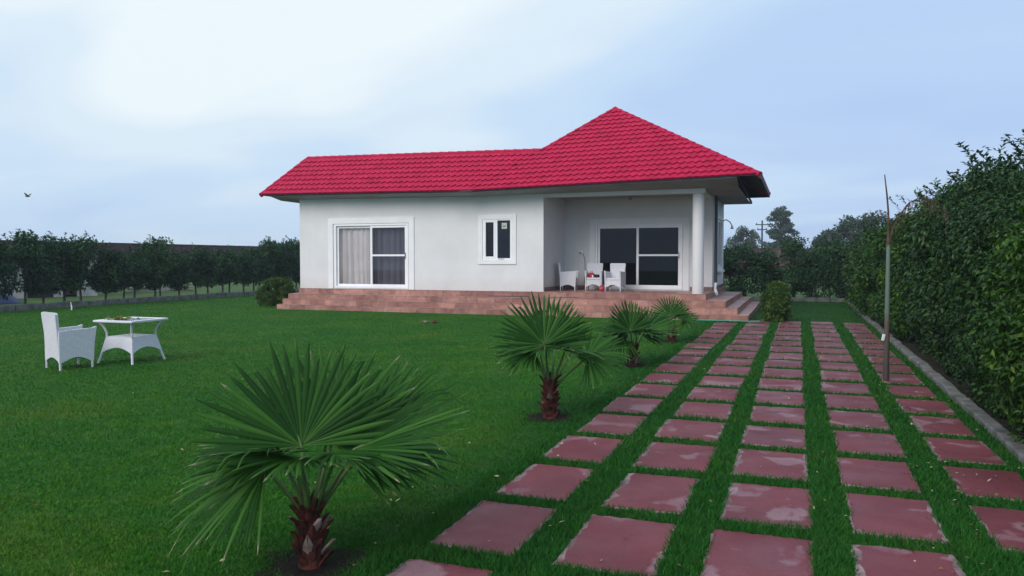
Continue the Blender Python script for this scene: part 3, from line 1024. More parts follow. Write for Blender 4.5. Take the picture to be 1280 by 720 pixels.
def table_parts(root, H=0.71, half=0.40):
    mb = MB()
    trim = 0.085
    mb.box(-half, half, -half, -half + trim, H - .035, H, 0.010); mb.box(-half, half, half - trim, half, H - .035, H, 0.010)
    mb.box(-half, -half + trim, -half + trim, half - trim, H - .034, H - .001, 0.004); mb.box(half - trim, half, -half + trim, half - trim, H - .034, H - .001, 0.004)
    mb.box(-half + trim - .01, half - trim + .01, -half + trim - .01, half - trim + .01, H - .03, H - .018)
    mb.build('tabletop', M['wicker'], root)
    mb = MB(); mb.box(-half + trim + .002, half - trim - .002, -half + trim + .002, half - trim - .002, H - .0175, H - .006)
    mb.build('glass_inset', M['glass_dark'], root)
    k = 1 / math.sqrt(2) * 1.0
    prof = [(0.475, 0.0), (0.43, 0.12), (0.385, 0.28), (0.345, 0.42), (0.345, 0.50), (0.385, 0.60), (0.45, 0.675)]
    for sx, sy in ((1, 1), (1, -1), (-1, 1), (-1, -1)):
        mb = MB(); mb.tube([(sx * r * k * 1.05, sy * r * k * 1.05, z) for r, z in prof], [0.019] * len(prof), 8)
        mb.build('leg', M['wicker'], root, True)
    rad = lambda z: np.interp(z, [p[1] for p in prof], [p[0] for p in prof]) * k * 1.05
    for q in range(4):
        m = Matrix.Rotation(q * math.pi / 2, 4, 'Z')
        n = 10; mb = MB(); lo, hi = [], []
        for i in range(n + 1):
            t = -1 + 2 * i / n
            zb = 0.17 + 0.09 * (1 - t * t); zt_ = 0.43
            lo.append(m @ Vector((t * rad(zb) * 0.985, -rad(zb), zb))); hi.append(m @ Vector((t * rad(zt_) * 0.985, -rad(zt_), zt_)))
        for i in range(n):
            mb.face([lo[i], lo[i + 1], hi[i + 1], hi[i]])
        o = mb.build('skirt', M['wicker'], root)
        s = o.modifiers.new('thick', 'SOLIDIFY'); s.thickness = 0.014; s.offset = -1
    mb = MB(); mb.box(-rad(.43), rad(.43), -rad(.43), rad(.43), 0.425, 0.437, 0.003); mb.build('shelf', M['wicker'], root)


tb = empty('wicker_table', (-10.36, 9.78, 0), R(2))
table_parts(tb)
tag(tb, 'square white wicker table with dark glass inset standing on the lawn', 'table')
n = 90
C = np.stack([rng.normal(0, 0.10, n), rng.normal(0, 0.07, n), 0.712 + 0.018 * rng.random(n)], 1)
D = np.stack([rng.normal(size=n), rng.normal(size=n), rng.normal(size=n) * .35], 1)
v, t = leaf_arrays(C, D, np.stack([rng.normal(size=n) * .5, rng.normal(size=n) * .5, np.ones(n)], 1), rng.uniform(.05, .10, n), rng.uniform(.02, .04, n), .3, .1)
o = link('withered_bouquet', tri_mesh('withered_bouquet', v, t, np.repeat(0.35 + .6 * rng.random(n), 4)),
         leafmat('yellowing_leaf', [(0, (0.12, 0.10, 0.03)), (1, (0.34, 0.31, 0.08))], 0.6, .15))
o.location = (-10.42, 9.62, 0.0); tag(o, 'loose heap of yellowish dry leaves on the white lawn table', 'leaves')

# ------------------------------------------------------------------ fan palms


def frond(name, parent, base, hub, axis, nrm, rad, spread=118, nseg=34, droop=0.16, seed=0, cup=0.25):
    """fan blade hung on its petiole"""
    r = random.Random(seed)
    base, hub = Vector(base), Vector(hub)
    D = Vector(axis).normalized(); Nn = Vector(nrm)
    Nn = (Nn - D * Nn.dot(D)).normalized(); S = D.cross(Nn)
    V, T, tint = [], [], []
    da = R(2 * spread / nseg)
    for i in range(nseg):
        a = R(-spread) + da * (i + 0.5) + r.uniform(-.012, .012)
        Ri = rad * (1.0 - 0.15 * (abs(a) / R(spread)) ** 2) * r.uniform(0.93, 1.05)
        split = r.uniform(0.44, 0.56)
        bend = r.uniform(0.5, 1.3) * droop
        kink = r.random() < 0.10

        def P(rho, ang, off):
            q = rho / rad
            p = hub + (D * math.cos(ang) + S * math.sin(ang)) * rho + Nn * (off + cup * rad * q * (math.sin(ang) ** 2) * 0.6)
            dr = bend * rad * q ** 2.6
            if kink and q > 0.8: dr += (q - 0.8) * rad * 0.9
            return p + Vector((0, 0, -dr))
        hw = da / 2
        prof = [(0.03, 1.0), (0.22, 1.0), (0.40, 1.0), (split, 0.92), (0.70, 0.66), (0.84, 0.42), (0.94, 0.20), (1.0, 0.03)]
        start = len(V); shade = r.uniform(0.15, 0.75)
        for (q, wq) in prof:
            rho = Ri * q
            wa = hw * wq
            fold = rho * da * 0.30 * max(wq, 0.15)
            V += [P(rho, a - wa, -fold * 0.5), P(rho, a, fold * 0.5), P(rho, a + wa, -fold * 0.5)]
            tt = shade + (0.18 if q < 0.2 else 0) + (0.30 if q > 0.93 and r.random() < .75 else 0)
            tint += [min(tt, 1), min(tt + 0.10, 1), min(tt, 1)]
        for k in range(len(prof) - 1):
            b = start + 3 * k
            T += [(b, b + 1, b + 4, b + 3), (b + 1, b + 2, b + 5, b + 4)]
    me = tri_mesh(name, np.array([tuple(p) for p in V]), np.array(T), np.array(tint))
    fr = link(name, me, M['palm'], parent)
    # petiole bowed a little
    mid = base.lerp(hub, 0.5) + (hub - base).cross(Vector((0, 0, 1))).normalized() * r.uniform(-.015, .015) + Vector((0, 0, 0.10 * (hub - base).length * (1 - abs((hub - base).normalized().z))))
    end = hub + D * rad * 0.10
    mb = MB(); mb.tube([base, base.lerp(mid, .5) + Vector((0, 0, .005)), mid, mid.lerp(hub, .5), hub, end], [0.021, 0.015, 0.012, 0.010, 0.009, 0.003], 7)
    mb.build('petiole', M['petiole'], fr, True)
    return fr


def palm_trunk(root, h, r0, seed):
    r = random.Random(seed)
    mb = MB()
    mb.lathe([(r0 * 1.15, -0.03), (r0 * 1.1, 0.04), (r0, h * 0.5), (r0 * 0.85, h * 0.85), (r0 * 0.5, h)], (0, 0, 0), 12)
    # cut leaf bases in a spiral
    n = 44
    for i in range(n):
        t = i / n; z = 0.0 + h * (t * 0.95); a = i * 2.399 + r.uniform(-.2, .2)
        ca, sa = math.cos(a), math.sin(a)
        rr = r0 * (1.05 - 0.35 * t)
        L = r.uniform(0.07, 0.13); wd = r.uniform(0.022, 0.036) * (r0 / .075)
        out = r.uniform(0.02, 0.075)
        p0 = Vector((ca * rr * .8, sa * rr * .8, z)); side = Vector((-sa, ca, 0))
        p1 = Vector((ca * (rr + out * .4), sa * (rr + out * .4), z + L * .55)); p2 = Vector((ca * (rr + out), sa * (rr + out), z + L))
        mb.mi = 0 if r.random() < 0.84 else 1
        rows = [(p0, wd * 1.2), (p1, wd), (p2, wd * r.uniform(.15, .7))]
        vv = [[mb.bm.verts.new(p + side * s * w_ + Vector((ca, sa, 0)) * (0.010 if s == 0 else -0.004)) for s in (-1, 0, 1)] for p, w_ in rows]
        bk = [[mb.bm.verts.new(p + side * s * w_ * .9 - Vector((ca, sa, 0)) * 0.016) for s in (-1, 0, 1)] for p, w_ in rows]
        for q in range(2):
            for k in range(2):
                for g, fl in ((vv, 1), (bk, 0)):
                    f = [g[q][k], g[q][k + 1], g[q + 1][k + 1], g[q + 1][k]]
                    mb.bm.faces.new(f if fl else f[::-1]).material_index = mb.mi
        for k in range(2):
            mb.bm.faces.new((vv[2][k], vv[2][k + 1], bk[2][k + 1], bk[2][k])).material_index = mb.mi
        for e in (0, 2):
            for q in range(2):
                mb.bm.faces.new((vv[q][e], vv[q + 1][e], bk[q + 1][e], bk[q][e])).material_index = mb.mi
    mb.build('trunk', [M['boot'], M['boot_tip']], root)


def cv3(r_, u_, f_):
    return CR * r_ + CF * f_ + Vector((0, 0, u_))


# leaves given as: hub (right, up, ahead), blade axis, blade normal, radius, droop
SET_A = [
    ((-0.05, 0.66, 0.02), (-0.42, 1.0, 0.22), (0.1, 0.3, -1.0), 0.63, 0.05, 112),
    ((0.10, 0.67, 0.10), (0.50, 1.0, 0.45), (-0.1, 0.4, -1.0), 0.62, 0.07, 112),
    ((0.24, 0.64, 0.02), (1.0, 0.55, 0.02), (-0.45, 0.9, -0.45), 0.74, 0.05, 70),
    ((0.24, 0.57, 0.22), (1.0, 0.06, 0.45), (0.0, 1.0, -0.25), 0.58, 0.22, 92),
    ((0.00, 0.64, -0.14), (0.02, 0.16, -1.0), (0.0, 1.0, 0.30), 0.48, 0.16, 112),
    ((-0.23, 0.55, -0.04), (-1.0, -0.22, -0.10), (-0.1, 0.8, -0.65), 0.52, 0.22, 92),
    ((-0.16, 0.60, 0.16), (-1.0, 0.30, 0.45), (0.2, 1.0, -0.35), 0.52, 0.16, 96),
    ((0.03, 0.62, 0.24), (0.10, 0.5, 1.0), (0.0, 0.9, -0.5), 0.52, 0.10, 105),
    ((0.17, 0.64, -0.10), (0.85, 0.10, -0.7), (0.1, 1.0, 0.2), 0.46, 0.18, 96),
    ((-0.13, 0.65, -0.10), (-0.85, 0.22, -0.6), (-0.1, 1.0, 0.15), 0.46, 0.12, 96),
]
SET_B = [
    ((-0.06, 0.72, 0.02), (-0.52, 1.0, 0.15), (0.1, 0.35, -1.0), 0.60, 0.06, 105),
    ((0.05, 0.70, 0.10), (0.18, 1.0, 0.40), (0.0, 0.4, -1.0), 0.52, 0.06, 100),
    ((-0.17, 0.66, -0.05), (-1.0, 0.22, -0.25), (-0.1, 0.9, -0.5), 0.46, 0.18, 98),
    ((-0.05, 0.68, -0.13), (-0.25, 0.18, -1.0), (0.0, 1.0, 0.25), 0.45, 0.18, 108),
    ((0.38, 0.60, -0.06), (1.0, 0.42, -0.25), (-0.1, 0.8, -0.6), 0.46, 0.24, 108),
    ((0.22, 0.62, 0.16), (1.0, 0.40, 0.45), (-0.2, 1.0, -0.35), 0.48, 0.20, 98),
    ((0.14, 0.67, -0.14), (0.70, 0.20, -0.75), (0.1, 1.0, 0.2), 0.42, 0.20, 100),
    ((-0.10, 0.63, 0.18), (-0.6, 0.45, 0.9), (0.0, 0.9, -0.5), 0.48, 0.12, 100),
]
LABELS = ['fan palm with broad fronds at the foot of the photo, growing in the lawn', 'fan palm with rusty trunk in the lawn beside the paving, second from the camera',
          'half-hidden fan palm between a larger palm and the steps, third of the palm row', 'smallest fan palm of the row, growing close to the house steps']
for i, ((px, py), st, sca) in enumerate(zip(PALMS, (SET_A, SET_B, SET_A, SET_B), (1.0, 1.03, 0.88, 0.80))):
    root = empty('fan_palm', (px, py, 0))
    tag(root, LABELS[i], 'palm', 'fan palms in a row along the path')
    th = (0.36, 0.42, 0.30, 0.27)[i]
    palm_trunk(root, th, (0.062, 0.072, 0.066, 0.062)[i], 20 + i)
    tw = (0, 0, R(28), R(-35))[i]; Rm = Matrix.Rotation(tw, 3, 'Z')
    for j, (hub, ax, nr, rad, dp, spd) in enumerate(st):
        up = (th - 0.34)
        h_ = Rm @ cv3(hub[0] * sca, hub[1] * sca + up * 0.6, hub[2] * sca)
        b_ = Vector((h_.x * 0.12, h_.y * 0.12, th * 0.82))
        fr_ = frond('frond', root, b_, h_, Rm @ cv3(*ax), Rm @ cv3(*nr), rad * sca, spd, 34 if i < 2 else 26, dp, i * 50 + j)

# ------------------------------------------------------------------ foliage


def clump_leaves(clumps, n, L, W, down=0.3, flat=0.85, shell=0.35, up=0.3):
    """leaves gathered on clumps (x,y,z,r); outer leaves most numerous"""
    c = np.array(clumps); p = c[:, 3] ** 2; p /= p.sum()
    k = rng.choice(len(c), n, p=p)
    vdir = unit(n)
    rr = c[k, 3] * rng.random(n) ** shell
    P = c[k, :3] + vdir * rr[:, None] * np.array([1, 1, flat])
    D = vdir * 0.8 + unit(n) * 0.8 + np.array([0, 0, -down])
    Nn = vdir * 0.7 + unit(n) * 0.6 + np.array([0, 0, up])
    tone = rng.random(len(c))[k] * 0.35
    tint = np.clip(0.10 + tone + 0.5 * rng.random(n), 0, 1)
    v, t = leaf_arrays(P, D, Nn, rng.uniform(.7, 1.25, n) * L, rng.uniform(.75, 1.2, n) * W)
    return v, t, np.repeat(tint, 4)


def foliage_obj(name, parts, m, parent=None):
    V, T, K = [], [], []; off = 0
    for v, t, k in parts:
        V.append(v); T.append(t + off); K.append(k); off += len(v)
    return link(name, tri_mesh(name, np.concatenate(V), np.concatenate(T), np.concatenate(K)), m, parent)


def sprigs(starts, L, W, per=14, length=0.4):
    """loose shoots that stand out of the mass"""
    P, D, Nn = [], [], []
    for s in starts:
        d = Vector((random.uniform(-.7, .5), random.uniform(-.6, .6), random.uniform(.5, 1.2))).normalized()
        ln = length * random.uniform(.5, 1.2)
        for k in range(per):
            t = k / per
            p = Vector(s) + d * ln * t + Vector((0, 0, -0.25 * ln * t * t))
            sd_ = Vector((random.uniform(-1, 1), random.uniform(-1, 1), random.uniform(-.4, .5)))
            P.append(tuple(p)); D.append(tuple(sd_ + d * .5)); Nn.append((random.uniform(-.4, .4), random.uniform(-.4, .4), 1))
    n = len(P)
    v, t = leaf_arrays(np.array(P), np.array(D), np.array(Nn), rng.uniform(.7, 1.2, n) * L, rng.uniform(.7, 1.2, n) * W)
    return v, t, np.repeat(np.clip(0.3 + 0.5 * rng.random(n), 0, 1), 4)


def limbs(mb, base, top, r, n, spread, seed):
    rr = random.Random(seed)
    base, top = Vector(base), Vector(top)
    m = base.lerp(top, .5) + Vector((rr.uniform(-.06, .06), rr.uniform(-.06, .06), 0))
    mb.tube([base, m, top], [r, r * .8, r * .5], 7)
    for k in range(n):
        s = base.lerp(top, rr.uniform(.35, .95)); a = rr.uniform(0, 6.28)
        e = s + Vector((math.cos(a) * spread * rr.uniform(.5, 1), math.sin(a) * spread * rr.uniform(.5, 1), rr.uniform(.2, .9) * spread * 1.2))
        mb.tube([s, s.lerp(e, .5) + Vector((0, 0, .04)), e], [r * .45, r * .3, r * .12], 5)


# tall hedge along the path: one plant after another
HEDGE = [  # y, height, depth front x, kind, leaves
    (6.6, 2.3, 2.0, 'light'), (8.0, 2.45, 1.98, 'light'), (9.4, 2.80, 2.12, 'dark'), (10.6, 2.95, 2.20, 'dark'), (11.9, 2.95, 2.16, 'dark'),
    (13.2, 3.1, 2.22, 'dark'), (14.5, 3.05, 2.15, 'dark'), (15.8, 2.95, 2.18, 'dark'), (17.2, 3.05, 2.15, 'light'), (18.6, 2.95, 2.15, 'dark'),
    (20.0, 2.85, 2.12, 'light'), (21.6, 2.55, 2.10, 'dark'), (23.2, 2.50, 2.08, 'light'), (24.9, 2.45, 2.05, 'light'), (26.6, 2.50, 2.02, 'dark'),
    (28.4, 2.55, 2.0, 'light'), (30.2, 2.6, 2.0, 'dark'), (32.0, 2.7, 2.0, 'dark')]
HLAB = {0: 'pale green hedge plant spilling leaves low over the kerb at the edge of the photo', 1: 'yellow-green leafy hedge plant beside the kerb, in front of the dark tall plants'}
for i, (hy, hh, hx, kd) in enumerate(HEDGE):
    root = empty('hedge_plant', (hx + 0.65, hy, 0))
    kinddesc = 'light yellow-green' if kd == 'light' else 'dark glossy green'
    tag(root, HLAB.get(i, '%s hedge plant behind the kerb, %s in the row from the photo edge' % (kinddesc, ORD[i])), 'hedge plant', 'tall hedge plants along the path')
    near = hy < 13
    L_, W_ = (0.066, 0.034) if near else (0.088, 0.048) if hy < 21 else (0.11, 0.062)
    cl_ = []
    ry = 0.85
    lump = [(random.uniform(-ry, ry), random.uniform(.3, hh), random.uniform(-.16, .22)) for _ in range(7)]
    for k in range(85):
        z = hh * random.random() ** 0.85
        # face bulges: widest about 60 % up, tucked in at the foot
        prof = 0.50 + 0.22 * math.sin(min(z / hh * 3.0, 3.14))
        side = random.random()
        if side < 0.68: x = -prof + random.uniform(-.10, .16)
        else: x = random.uniform(-prof, 0.7)
        if z > hh * 0.86: x = random.uniform(-.42, .7)
        yy = random.uniform(-ry, ry)
        for ly, lz, la in lump: x -= la * math.exp(-((yy - ly) ** 2 + (z - lz) ** 2) / .18)
        z = max(0.12, z)
        cl_.append((x, yy, z - 0.12, random.uniform(.12, .34)))
    nl = 21000 if near else 12000 if hy < 21 else 6000
    st = [(random.uniform(-.5, .5), random.uniform(-.7, .7), hh * random.uniform(.86, 1.0)) for _ in range(15)]
    st += [(-0.62 + random.uniform(-.1, .1), random.uniform(-.7, .7), hh * random.uniform(.3, .85)) for _ in range(7)]
    foliage_obj('foliage', [clump_leaves(cl_, nl, L_, W_, down=0.75, shell=0.4, up=.35), sprigs(st, L_, W_, 18, .55)], M['hedge_light' if kd == 'light' else 'hedge_dark'], root)
    mb = MB()
    for q in range(4):
        limbs(mb, (random.uniform(-.35, .3), random.uniform(-.5, .5), -0.02), (random.uniform(-.4, .4), random.uniform(-.6, .6), hh * .8), 0.028, 7, 0.4, i * 9 + q)
    mb.build('stem', M['bark'], root, True)


def small_tree(name, x, y, h, cw, crown_from, m, label, cat, group, seed, nl=2600, L=0.12, W=0.06, stems=1, tops=4):
    random.seed(seed)
    root = empty(name, (x, y, 0))
    tag(root, label, cat, group)
    mb = MB()
    for s in range(stems):
        a = random.uniform(0, 6.28); q = 0.12 * (stems > 1)
        limbs(mb, (math.cos(a) * q, math.sin(a) * q, -.03), (math.cos(a) * q * 2.5, math.sin(a) * q * 2.5, h * .82), 0.034 + 0.012 * h / 3, 7, cw * .5, seed * 3 + s)
    mb.build('trunk', M['bark'], root, True)
    cl_ = []
    for k in range(34):
        t = random.random()
        z = crown_from + (h - crown_from) * t
        rr = cw * (0.30 + 0.70 * math.sin(math.pi * (0.18 + 0.72 * t))) * math.sqrt(random.random())
        a = random.uniform(0, 6.28)
        cl_.append((rr * math.cos(a), rr * math.sin(a), z - .15, random.uniform(.17, .36) * (cw / .85)))
    st = [(random.uniform(-.5, .5) * cw, random.uniform(-.5, .5) * cw, h * random.uniform(.86, .98)) for _ in range(tops)]
    foliage_obj('crown', [clump_leaves(cl_, nl, L, W, down=.35), sprigs(st, L, W, 12, .42)], m, root)
    return root


# row of young trees beyond the kerb on the house's far side
yrow = 16.6
heights = [2.5, 2.6, 2.5, 2.4, 2.7, 2.55, 2.45, 2.6, 2.15, 1.95, 2.1, 2.55, 2.05, 2.0, 2.15, 2.0, 2.2, 2.2, 2.05, 2.25, 2.65, 2.85, 2.6, 2.7, 2.6]
for i, h in enumerate(heights):
    y = 15.6 + i * 0.80 + random.uniform(-.15, .15)
    small_tree('young_tree', -24.75 + random.uniform(-.25, .2), y, h, random.uniform(.58, .80), 0.80 + random.uniform(-.15, .12), M['tree_leaf'],
               'young bushy tree beyond the lawn kerb, %s in the row counting towards the house' % (ORD[i] if i < 20 else 'twenty-' + ORD[i - 20]),
               'tree', 'young trees lining the lawn kerb', 100 + i, 2500, 0.125, 0.065)
# dark trees closing the garden behind the house corner
for i, (x, y, h, cw) in enumerate([(-4.9, 33.9, 2.1, 1.0), (-3.7, 33.8, 2.2, 1.05), (-2.6, 34.0, 2.3, 1.0), (-1.45, 33.8, 2.05, .85), (-.25, 34.1, 2.55, .95), (.8, 33.9, 2.4, .95), (1.7, 33.7, 2.4, .9)]):
    small_tree('garden_tree', x, y, h, cw, 0.22, M['tree_leaf'], 'dark bushy tree behind the back kerb, %s from the house corner' % ORD[i], 'tree', 'dark trees closing the garden', 150 + i, 3600, 0.125, 0.065, 2, 5)


def shrub(name, x, y, rx, ry, h, label, m, seed, nl=5200, L=0.055, W=0.032):
    random.seed(seed)
    root = empty(name, (x, y, 0)); tag(root, label, 'shrub')
    mb = MB()
    for s in range(5):
        limbs(mb, (random.uniform(-.5, .5) * rx * .4, random.uniform(-.5, .5) * ry * .4, -.02), (random.uniform(-.5, .5) * rx, random.uniform(-.5, .5) * ry, h * .75), 0.016, 5, .2, seed + s)
    mb.build('stem', M['bark'], root, True)
    cl_ = []
    for k in range(150):
        a = random.uniform(0, 6.28); z = h * random.random() ** .75
        pr = (1 - max(0, (z / h - .40) / .61) ** 2.2) ** .5 * (0.86 + .14 * min(1, z / h * 3))
        q = random.random() ** .35
        cl_.append((rx * .86 * pr * q * math.cos(a), ry * .86 * pr * q * math.sin(a), max(.08, z * .93), random.uniform(.08, .14)))
    foliage_obj('foliage', [clump_leaves(cl_, nl * 3, L, W, down=.1, up=.6)], m, root)


shrub('clipped_shrub', -0.55, 22.1, 0.40, 0.40, 1.08, 'round clipped shrub at the corner of the veranda steps', M['shrub_leaf'], 300)
shrub('clipped_shrub', -17.75, 23.3, 0.85, 0.6, 1.02, 'broad clipped shrub against the steps below the sliding window', M['shrub_leaf'], 310, 7000)

# slender palm with bare stem in the path ----------------------------------
sp = tag(empty('slender_palm', (1.16, 11.8, 0)), 'slender bare palm stem with a dry upright spear, standing in the paving by the hedge', 'palm')


def stemmat():
    m, nt, b = mat('ringed_green_stem', (0.12, 0.17, 0.12), 0.55, 0.3)
    o = N(nt, 'ShaderNodeTexCoord').outputs['Object']
    s = N(nt, 'ShaderNodeSeparateXYZ'); lk(nt, o, s.inputs[0])
    r = ramp(nt, [(0.0, (0.06, 0.05, 0.042)), (0.42, (0.10, 0.085, 0.07)), (0.47, (0.11, 0.16, 0.125)), (1.0, (0.14, 0.21, 0.16))])
    nz = noise(nt, o, 7, 4.0)
    lk(nt, math_(nt, 'ADD', math_(nt, 'DIVIDE', s.outputs[2], 2.0), math_(nt, 'MULTIPLY', math_(nt, 'SUBTRACT', nz, .5), .12)), r.inputs[0])
    lk(nt, r.outputs[0], b.inputs['Base Color'])
    return m


M['stem_green'] = stemmat()
mb = MB(); prof = []
for k in range(13):
    z = 1.98 * k / 12
    z *= 1.88 / 1.98; prof.append((0.040 - 0.014 * min(1, z / 1.88), z)); prof.append((0.042 - 0.014 * min(1, z / 1.88), z + .012))
mb.lathe(prof, (0, 0, 0), 14); mb.build('trunk', M['stem_green'], sp, True)
mb = MB(); mb.tube([(0, 0, 1.87), cv3(-.005, 2.05, 0), cv3(-.01, 2.35, 0), cv3(-.035, 2.6, 0), cv3(-.07, 2.86, 0)], [.028, .02, .013, .011, .007], 7); mb.build('spear_leaf', M['dead'], sp, True)
mb = MB()
arcp = [cv3(.01, 1.9, 0), cv3(.05, 2.12, -.01), cv3(.13, 2.30, -.02), cv3(.26, 2.47, -.02), cv3(.42, 2.55, 0), cv3(.62, 2.50, 0), cv3(.78, 2.36, 0)]
mb.tube(arcp, [.015, .011, .009, .008, .007, .005, .003], 6)
rr = random.Random(5)
for k in range(90):
    t = rr.uniform(1.2, 5.99); i0 = int(t); p = Vector(arcp[i0]).lerp(Vector(arcp[i0 + 1]), t - i0)
    q = p + Vector((rr.uniform(-.09, .09), rr.uniform(-.09, .09), rr.uniform(-.28, .05)))
    mb.tube([p, p.lerp(q, .5) + Vector((0, 0, .02)), q], [.004, .0035, .001], 4, False)
mb.build('dead_frond', M['dead'], sp)
mb = MB(); mb.box(-.018, .018, -.01, .01, -.045, .045, .003)
o = mb.build('tag', M['white'], sp); o.location = cv3(-.062, .62, -.03); o.rotation_euler = (0.1, 0.15, R(YAW))

# small things on the lawn -------------------------------------------------
mb = MB(); mb.tube([(0, 0, -.02), (0.005, 0, .14), (0.0, 0, .16)], [.022, .022, .012], 8); mb.tube([(-.01, 0, .15), (-.035, 0, .28)], [.014, .010], 6)
o = mb.build('stake', M['white']); o.location = (-22.6, 18.9, 0); tag(o, 'short white stake stuck in the lawn before the kerb', 'stake')
mb = MB()
g = [[mb.bm.verts.new((-.13 + .26 * a / 4, -.08 + .16 * b / 3, .03 + .025 * math.sin(a * 2.1 + b * 1.7))) for a in range(5)] for b in range(4)]
for b in range(3):
    for a in range(4): mb.bm.faces.new((g[b][a], g[b][a + 1], g[b + 1][a + 1], g[b + 1][a]))
o = mb.build('paper_scrap', M['rim']); o.location = (-9.2, 18.25, .02); s_ = o.modifiers.new('thick', 'SOLIDIFY'); s_.thickness = .004
tag(o, 'crumpled pale paper scrap lying on the lawn before the steps', 'litter')
mb = MB(); bb = bmesh.new(); bmesh.ops.create_icosphere(bb, subdivisions=2, radius=.07)
for v in bb.verts: v.co *= random.uniform(.8, 1.2); v.co.z *= .75
mb.add(bb)
o = mb.build('soil_clod', varied('brown_clod', (.06, .03, .02), (.16, .07, .05), 20, .95, .1, .6, .01)); o.location = (-9.0, 18.35, .05); tag(o, 'brown earth clod beside the pale paper scrap', 'clod')
mb = MB(); pts = [(-2.7, 21.62, .03), (-2.2, 21.58, .03), (-1.7, 21.6, .03), (-1.2, 21.55, .03), (-.95, 21.7, .03)]
mb.tube(pts, .018, 8); o = mb.build('garden_hose', mat('green_hose', (.03, .28, .20), .4)[0], None, True); tag(o, 'green garden hose lying along the foot of the veranda steps', 'hose')

# ------------------------------------------------------------------ beyond the garden
mb = MB(); mb.box(-50.3, -50, 10, 72, 0, 2.9); mb.box(-50.35, -49.95, 9.98, 72.02, 2.9, 2.98)
tag(mb.build('boundary_wall', M['brick']), 'long weathered red-brown wall across the field behind the young trees', 'wall')
mb = MB(); mb.box(-49.9, 26, 72, 72.3, 0, 2.55); mb.box(-49.92, 26.02, 71.96, 72.34, 2.55, 2.63)
tag(mb.build('boundary_wall', M['brick']), 'long red-brown wall behind the dark garden trees and the house', 'wall')

# open shed with white posts
shed = tag(empty('shed', (-31.2, 25.0, 0), R(70)), 'low shed with white wall panels seen through the young trees', 'shed')
mb = MB(); mb.box(-2.0, -0.9, -.05, .05, 0, 1.75); mb.box(0.15, .55, -.05, .05, 0, 1.75); mb.box(1.15, 2.0, -.05, .05, 0, 1.75); mb.box(-2, 2, 1.9, 2.0, 0, 1.75); mb.box(-2, -1.9, .05, 1.9, 0, 1.75); mb.box(1.9, 2, .05, 1.9, 0, 1.75)
mb.build('wall', varied('limewashed_wall', (.40, .39, .37), (.60, .58, .55), 2, .9), shed)
mb = MB(); mb.box(-2.3, 2.3, -.5, 2.3, 1.75, 1.84); mb.build('roof', varied('rusty_sheet', (.10, .07, .06), (.18, .12, .10), 3, .8), shed)
mb = MB(); mb.box(-.9, .15, -.03, .03, 0, 1.7); mb.build('door', M['dark'], shed)
# blue tarpaulin over a heap
mb = MB(); nx_, ny_ = 14, 10; g = []
for b in range(ny_ + 1):
    row = []
    for a in range(nx_ + 1):
        x = -1.5 + 3.0 * a / nx_; y = -1 + 2.0 * b / ny_
        h = max(0, (1 - (abs(x) / 1.5) ** 2.5) * (1 - abs(y) ** 2.5)) ** .6
        row.append(mb.bm.verts.new((x, y, .02 + .85 * h + .06 * math.sin(x * 6 + y * 3) * h)))
    g.append(row)
for b in range(ny_):
    for a in range(nx_): mb.bm.faces.new((g[b][a], g[b][a + 1], g[b + 1][a + 1], g[b + 1][a]))
o = mb.build('tarpaulin', mat('blue_tarpaulin', (.010, .025, .11), .45)[0], None, True); o.location = (-29.5, 20.3, 0)
tag(o, 'blue tarpaulin drawn over a heap beyond the kerb', 'tarpaulin')
# stacked planks
for i in range(7):
    mb = MB(); mb.box(-1.5, 1.5, -.12, .12, 0, .05, .004)
    o = mb.build('plank', varied('grey_plank', (.22, .20, .19), (.38, .36, .34), 4, .85, local=True)); o.location = (-30.8 + .10 * (i % 3), 30.6 + .22 * (i % 3), .06 + .11 * (i // 3) + .03 * (i % 2)); o.rotation_euler = (0, R(random.uniform(-2, 2)), R(58 + random.uniform(-7, 7)))
    tag(o, 'grey weathered plank in the loose pile beyond the young trees', 'plank', 'planks piled on the field')


def far_tree(name, x, y, h, cw, base, label, seed, nl, L, layered=False):
    random.seed(seed)
    root = empty(name, (x, y, 0)); tag(root, label, 'tree')
    mb = MB(); limbs(mb, (0, 0, 0), (random.uniform(-.3, .3), 0, h * .9), .16 * h / 8, 14, cw * .7, seed)
    mb.build('trunk', M['bark'], root, True)
    cl_ = []
    for k in range(100 if layered else 60):
        t = random.random() ** (1.25 if layered else 1.0); z = base + (h - base) * t
        if layered: z = base + (h - base) * (0.6 * t + 0.4 * round(t * 7) / 7); rad_ = cw * (1.0 - .55 * t ** 1.6) * random.uniform(.7, 1.1)
        else: rad_ = cw * math.sin(math.pi * (.2 + .7 * t))
        a = random.uniform(0, 6.28); q = math.sqrt(random.random())
        cl_.append((rad_ * q * math.cos(a), rad_ * q * math.sin(a), z + random.uniform(-.2, .2), random.uniform(.12, .26) * cw))
    foliage_obj('crown', [clump_leaves(cl_, nl, L, L * .55, down=.2, flat=.55 if layered else .8)], M['far_leaf'], root)


def at(px, zc):
    a = (px - 640) / 965
    return CR * (a * zc) + CF * zc


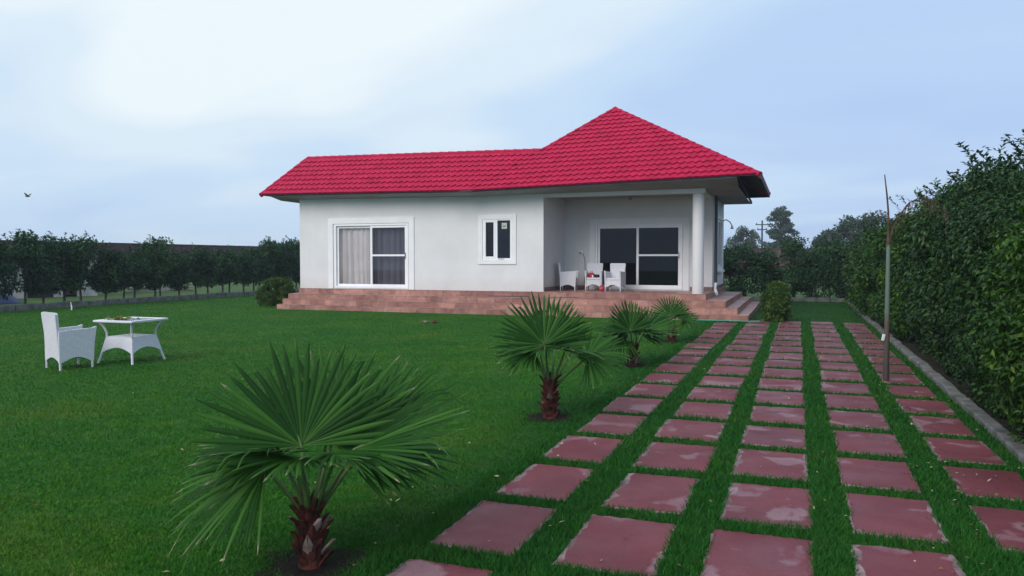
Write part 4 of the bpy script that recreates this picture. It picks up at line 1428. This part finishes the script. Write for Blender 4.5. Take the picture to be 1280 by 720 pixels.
p = at(975, 105); far_tree('tall_tree', p.x, p.y, 8.7, 2.2, 3.0, 'tall layered tree rising alone far behind the garden trees', 406, 8000, .28, True)
p = at(931, 95); far_tree('round_tree', p.x, p.y, 5.3, 2.3, 1.6, 'hazy round tree between the house and the power pole', 402, 5000, .26)
for i, (px, zc, h, cw) in enumerate(((1052, 62, 4.3, 2.0), (1075, 60, 4.9, 2.2), (1100, 58, 4.9, 2.1), (1030, 66, 3.6, 1.8))):
    p = at(px, zc); far_tree('broad_tree', p.x, p.y, h, cw, 1.2, 'dark broad tree looming behind the hedge, %s of the clump' % ('first', 'second', 'third', 'lowest')[i], 410 + i, 5000, .22)
p = at(952, 110)
pl = tag(empty('power_pole', (p.x, p.y, 0), R(YAW)), 'power pole with two crossarms beside the tall far tree', 'power pole')
mb = MB(); mb.tube([(0, 0, 0), (0, 0, 7.2)], [.16, .11], 8); mb.build('pole', M['pipe'], pl)
for z, wd in ((6.6, 1.2), (5.9, .9)):
    mb = MB(); mb.box(-wd / 1.3, wd / 1.3, -.07, .07, z - .07, z + .07); arm = mb.build('crossarm', M['pipe'], pl)
    for s in (-1, 0, 1):
        mb = MB(); mb.lathe([(.05, 0), (.07, .06), (.05, .18)], (s * wd / 1.5, 0, z + .07), 8); mb.build('insulator', M['pipe'], arm)

# bird over the field
bd = tag(empty('bird', at(37, 40) + Vector((0, 0, 1.7 + 78 / 965 * 40)), R(200)), 'small dark bird flying in the sky above the young trees', 'bird')
mb = MB(); mb.tube([(-.22, 0, 0), (-.15, 0, .01), (0, 0, 0), (.13, 0, .01), (.19, 0, .03), (.24, 0, .02)], [.012, .03, .06, .045, .04, .008], 8)
mb.face([(-.15, .02, 0), (-.15, -.02, 0), (-.34, -.05, 0), (-.34, .05, 0)])
for s in (-1, 1):
    mb.slab([(-.07, .03), (.09, .03), (.10, .22), (.02, .46), (-.05, .44), (-.09, .2)], lambda u, v, w, s=s: (u, s * v, .02 + .55 * v + w), .008)
mb.build('body', mat('bird_feather', (.03, .03, .035), .7)[0], bd)
bd.scale = (0.62, 0.62, 0.62)

# air: thin dusk haze round everything
hm = bpy.data.materials.new('dusk_haze'); hm.use_nodes = True
hn = hm.node_tree
hn.nodes.remove(hn.nodes['Principled BSDF'])
pv = N(hn, 'ShaderNodeVolumePrincipled', inp={'Color': (0.80, 0.88, 1.0, 1), 'Density': HAZE, 'Anisotropy': 0.0})
lk(hn, pv.outputs[0], hn.nodes['Material Output'].inputs['Volume'])
mb = MB(); mb.box(-425, 425, -65, 645, -1.0, 16.0)
tag(mb.build('haze', hm), kind='stuff')
